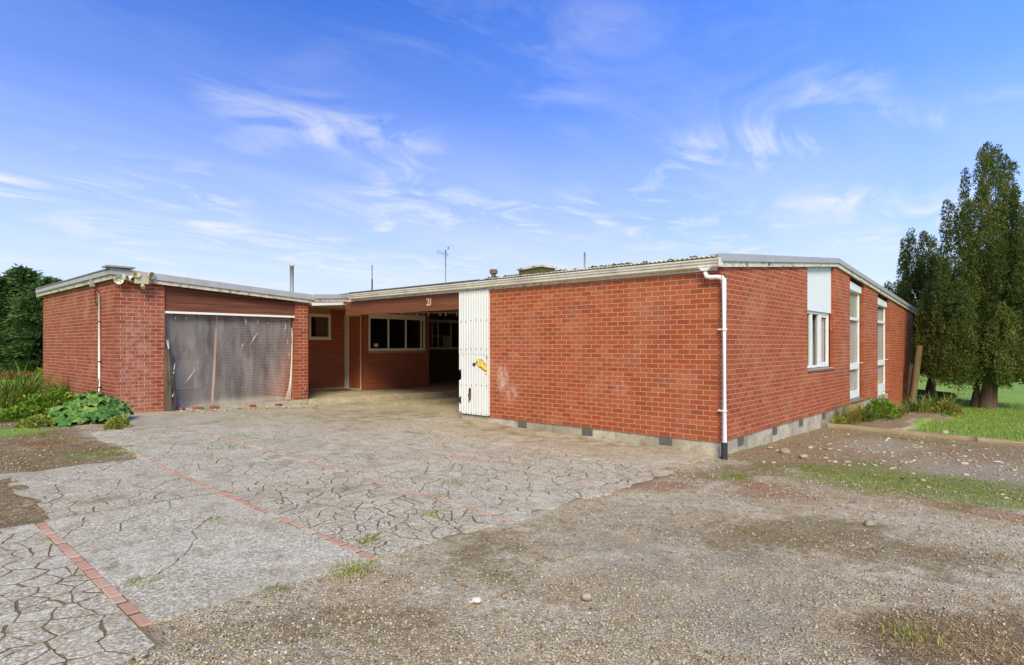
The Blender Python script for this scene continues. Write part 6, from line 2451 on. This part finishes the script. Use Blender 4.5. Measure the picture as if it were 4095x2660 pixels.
def spread_tree(name, base, hgt, rad, nleaf, label, seed, m):
    """bushy conifer with layered drooping sprays"""
    rng = np.random.default_rng(seed)
    th_ = thing(name, tuple(base), label, 'tree', 'shelter belt conifers')
    MB().tube([(base.x, base.y, base.z - 0.2), (base.x + 0.1, base.y, base.z + hgt * 0.45), (base.x, base.y, base.z + hgt * 0.92)], [0.24, 0.16, 0.03], 9).build('trunk', M_BARK, th_, True)
    nb = 330
    P, D, A, LL = [], [], [], []
    per = nleaf // nb
    bb = MB()
    for k in range(nb):
        s_ = rng.random() ** 0.9
        z = 0.15 + (hgt - 0.2) * s_
        prof = rad * (0.35 + 0.65 * math.sin(math.pi * min(1, 0.30 + 0.72 * s_)) ** 0.8) * rng.uniform(0.75, 1.12) * (1 if s_ < 0.8 else (1.03 - s_) / 0.23)
        a = rng.uniform(0, 2 * math.pi)
        o_ = np.array([math.cos(a), math.sin(a), 0])
        side = np.array([-math.sin(a), math.cos(a), 0])
        if k % 6 == 0:
            bb.tube([(base.x, base.y, base.z + z * 0.9), (base.x + o_[0] * prof * 0.8, base.y + o_[1] * prof * 0.8, base.z + z)], [0.03, 0.008], 5)
        u = rng.uniform(0.35, 1.0, per)
        wv = rng.normal(0, 0.34, per) * (1.15 - u * 0.6)
        q = np.array(base)[None] + o_[None] * (prof * u)[:, None] + side[None] * wv[:, None]
        q[:, 2] = base.z + z - 0.22 * (u - 0.5) ** 2 * prof + rng.normal(0, 0.09, per) - np.abs(wv) * 0.25
        d = o_[None] * rng.uniform(0.4, 1.0, per)[:, None] + side[None] * (wv * 1.5)[:, None] + np.array([0, 0, 1]) * rng.normal(0.02, 0.28, per)[:, None]
        d /= np.linalg.norm(d, axis=1)[:, None]
        P.append(q)
        D.append(d)
        A.append(np.clip(rng.normal(0.25 + 0.4 * rng.random(), 0.15, per), 0, 1))
        LL.append(rng.uniform(0.14, 0.30, per))
    bb.build('branches', M_BARK, th_)
    P, D, A, LL = map(np.concatenate, (P, D, A, LL))
    leaf_quads('crown', P, D, LL, LL * rng.uniform(0.14, 0.26, len(LL)), m, A, th_, rng)


labs = ['dark green bushy conifer beyond the lawn, at the left picture edge', 'tallest dark conifer of the shelter belt left of the garage', 'dark conifer just behind the garage left wall', 'dark conifer mostly hidden behind the garage roof', 'dark conifer left of the picture edge in the shelter belt']
for k, (px, yt, t_) in enumerate(((0, 1108, 30), (95, 1076, 31.5), (205, 1118, 30), (330, 1140, 32), (-170, 1100, 30))):
    q = at(px, 1500, t_)
    q.z = float(ground_z(q.x, q.y))
    hgt = H + (HY - yt) / F_PX * t_ - q.z
    spread_tree('shelter_conifer', q, hgt, 2.1, 26000, labs[k], 120 + k, M_HEDGE)
rh = leafy('low_red_shrub', tuple(Vector((at(60, 1500, 27).x, at(60, 1500, 27).y, 0.3))), 700, 1.2, 0.4, 0.35, 0.10, M_REDB, 'low reddish brown shrub on the lawn before the conifers', 140)
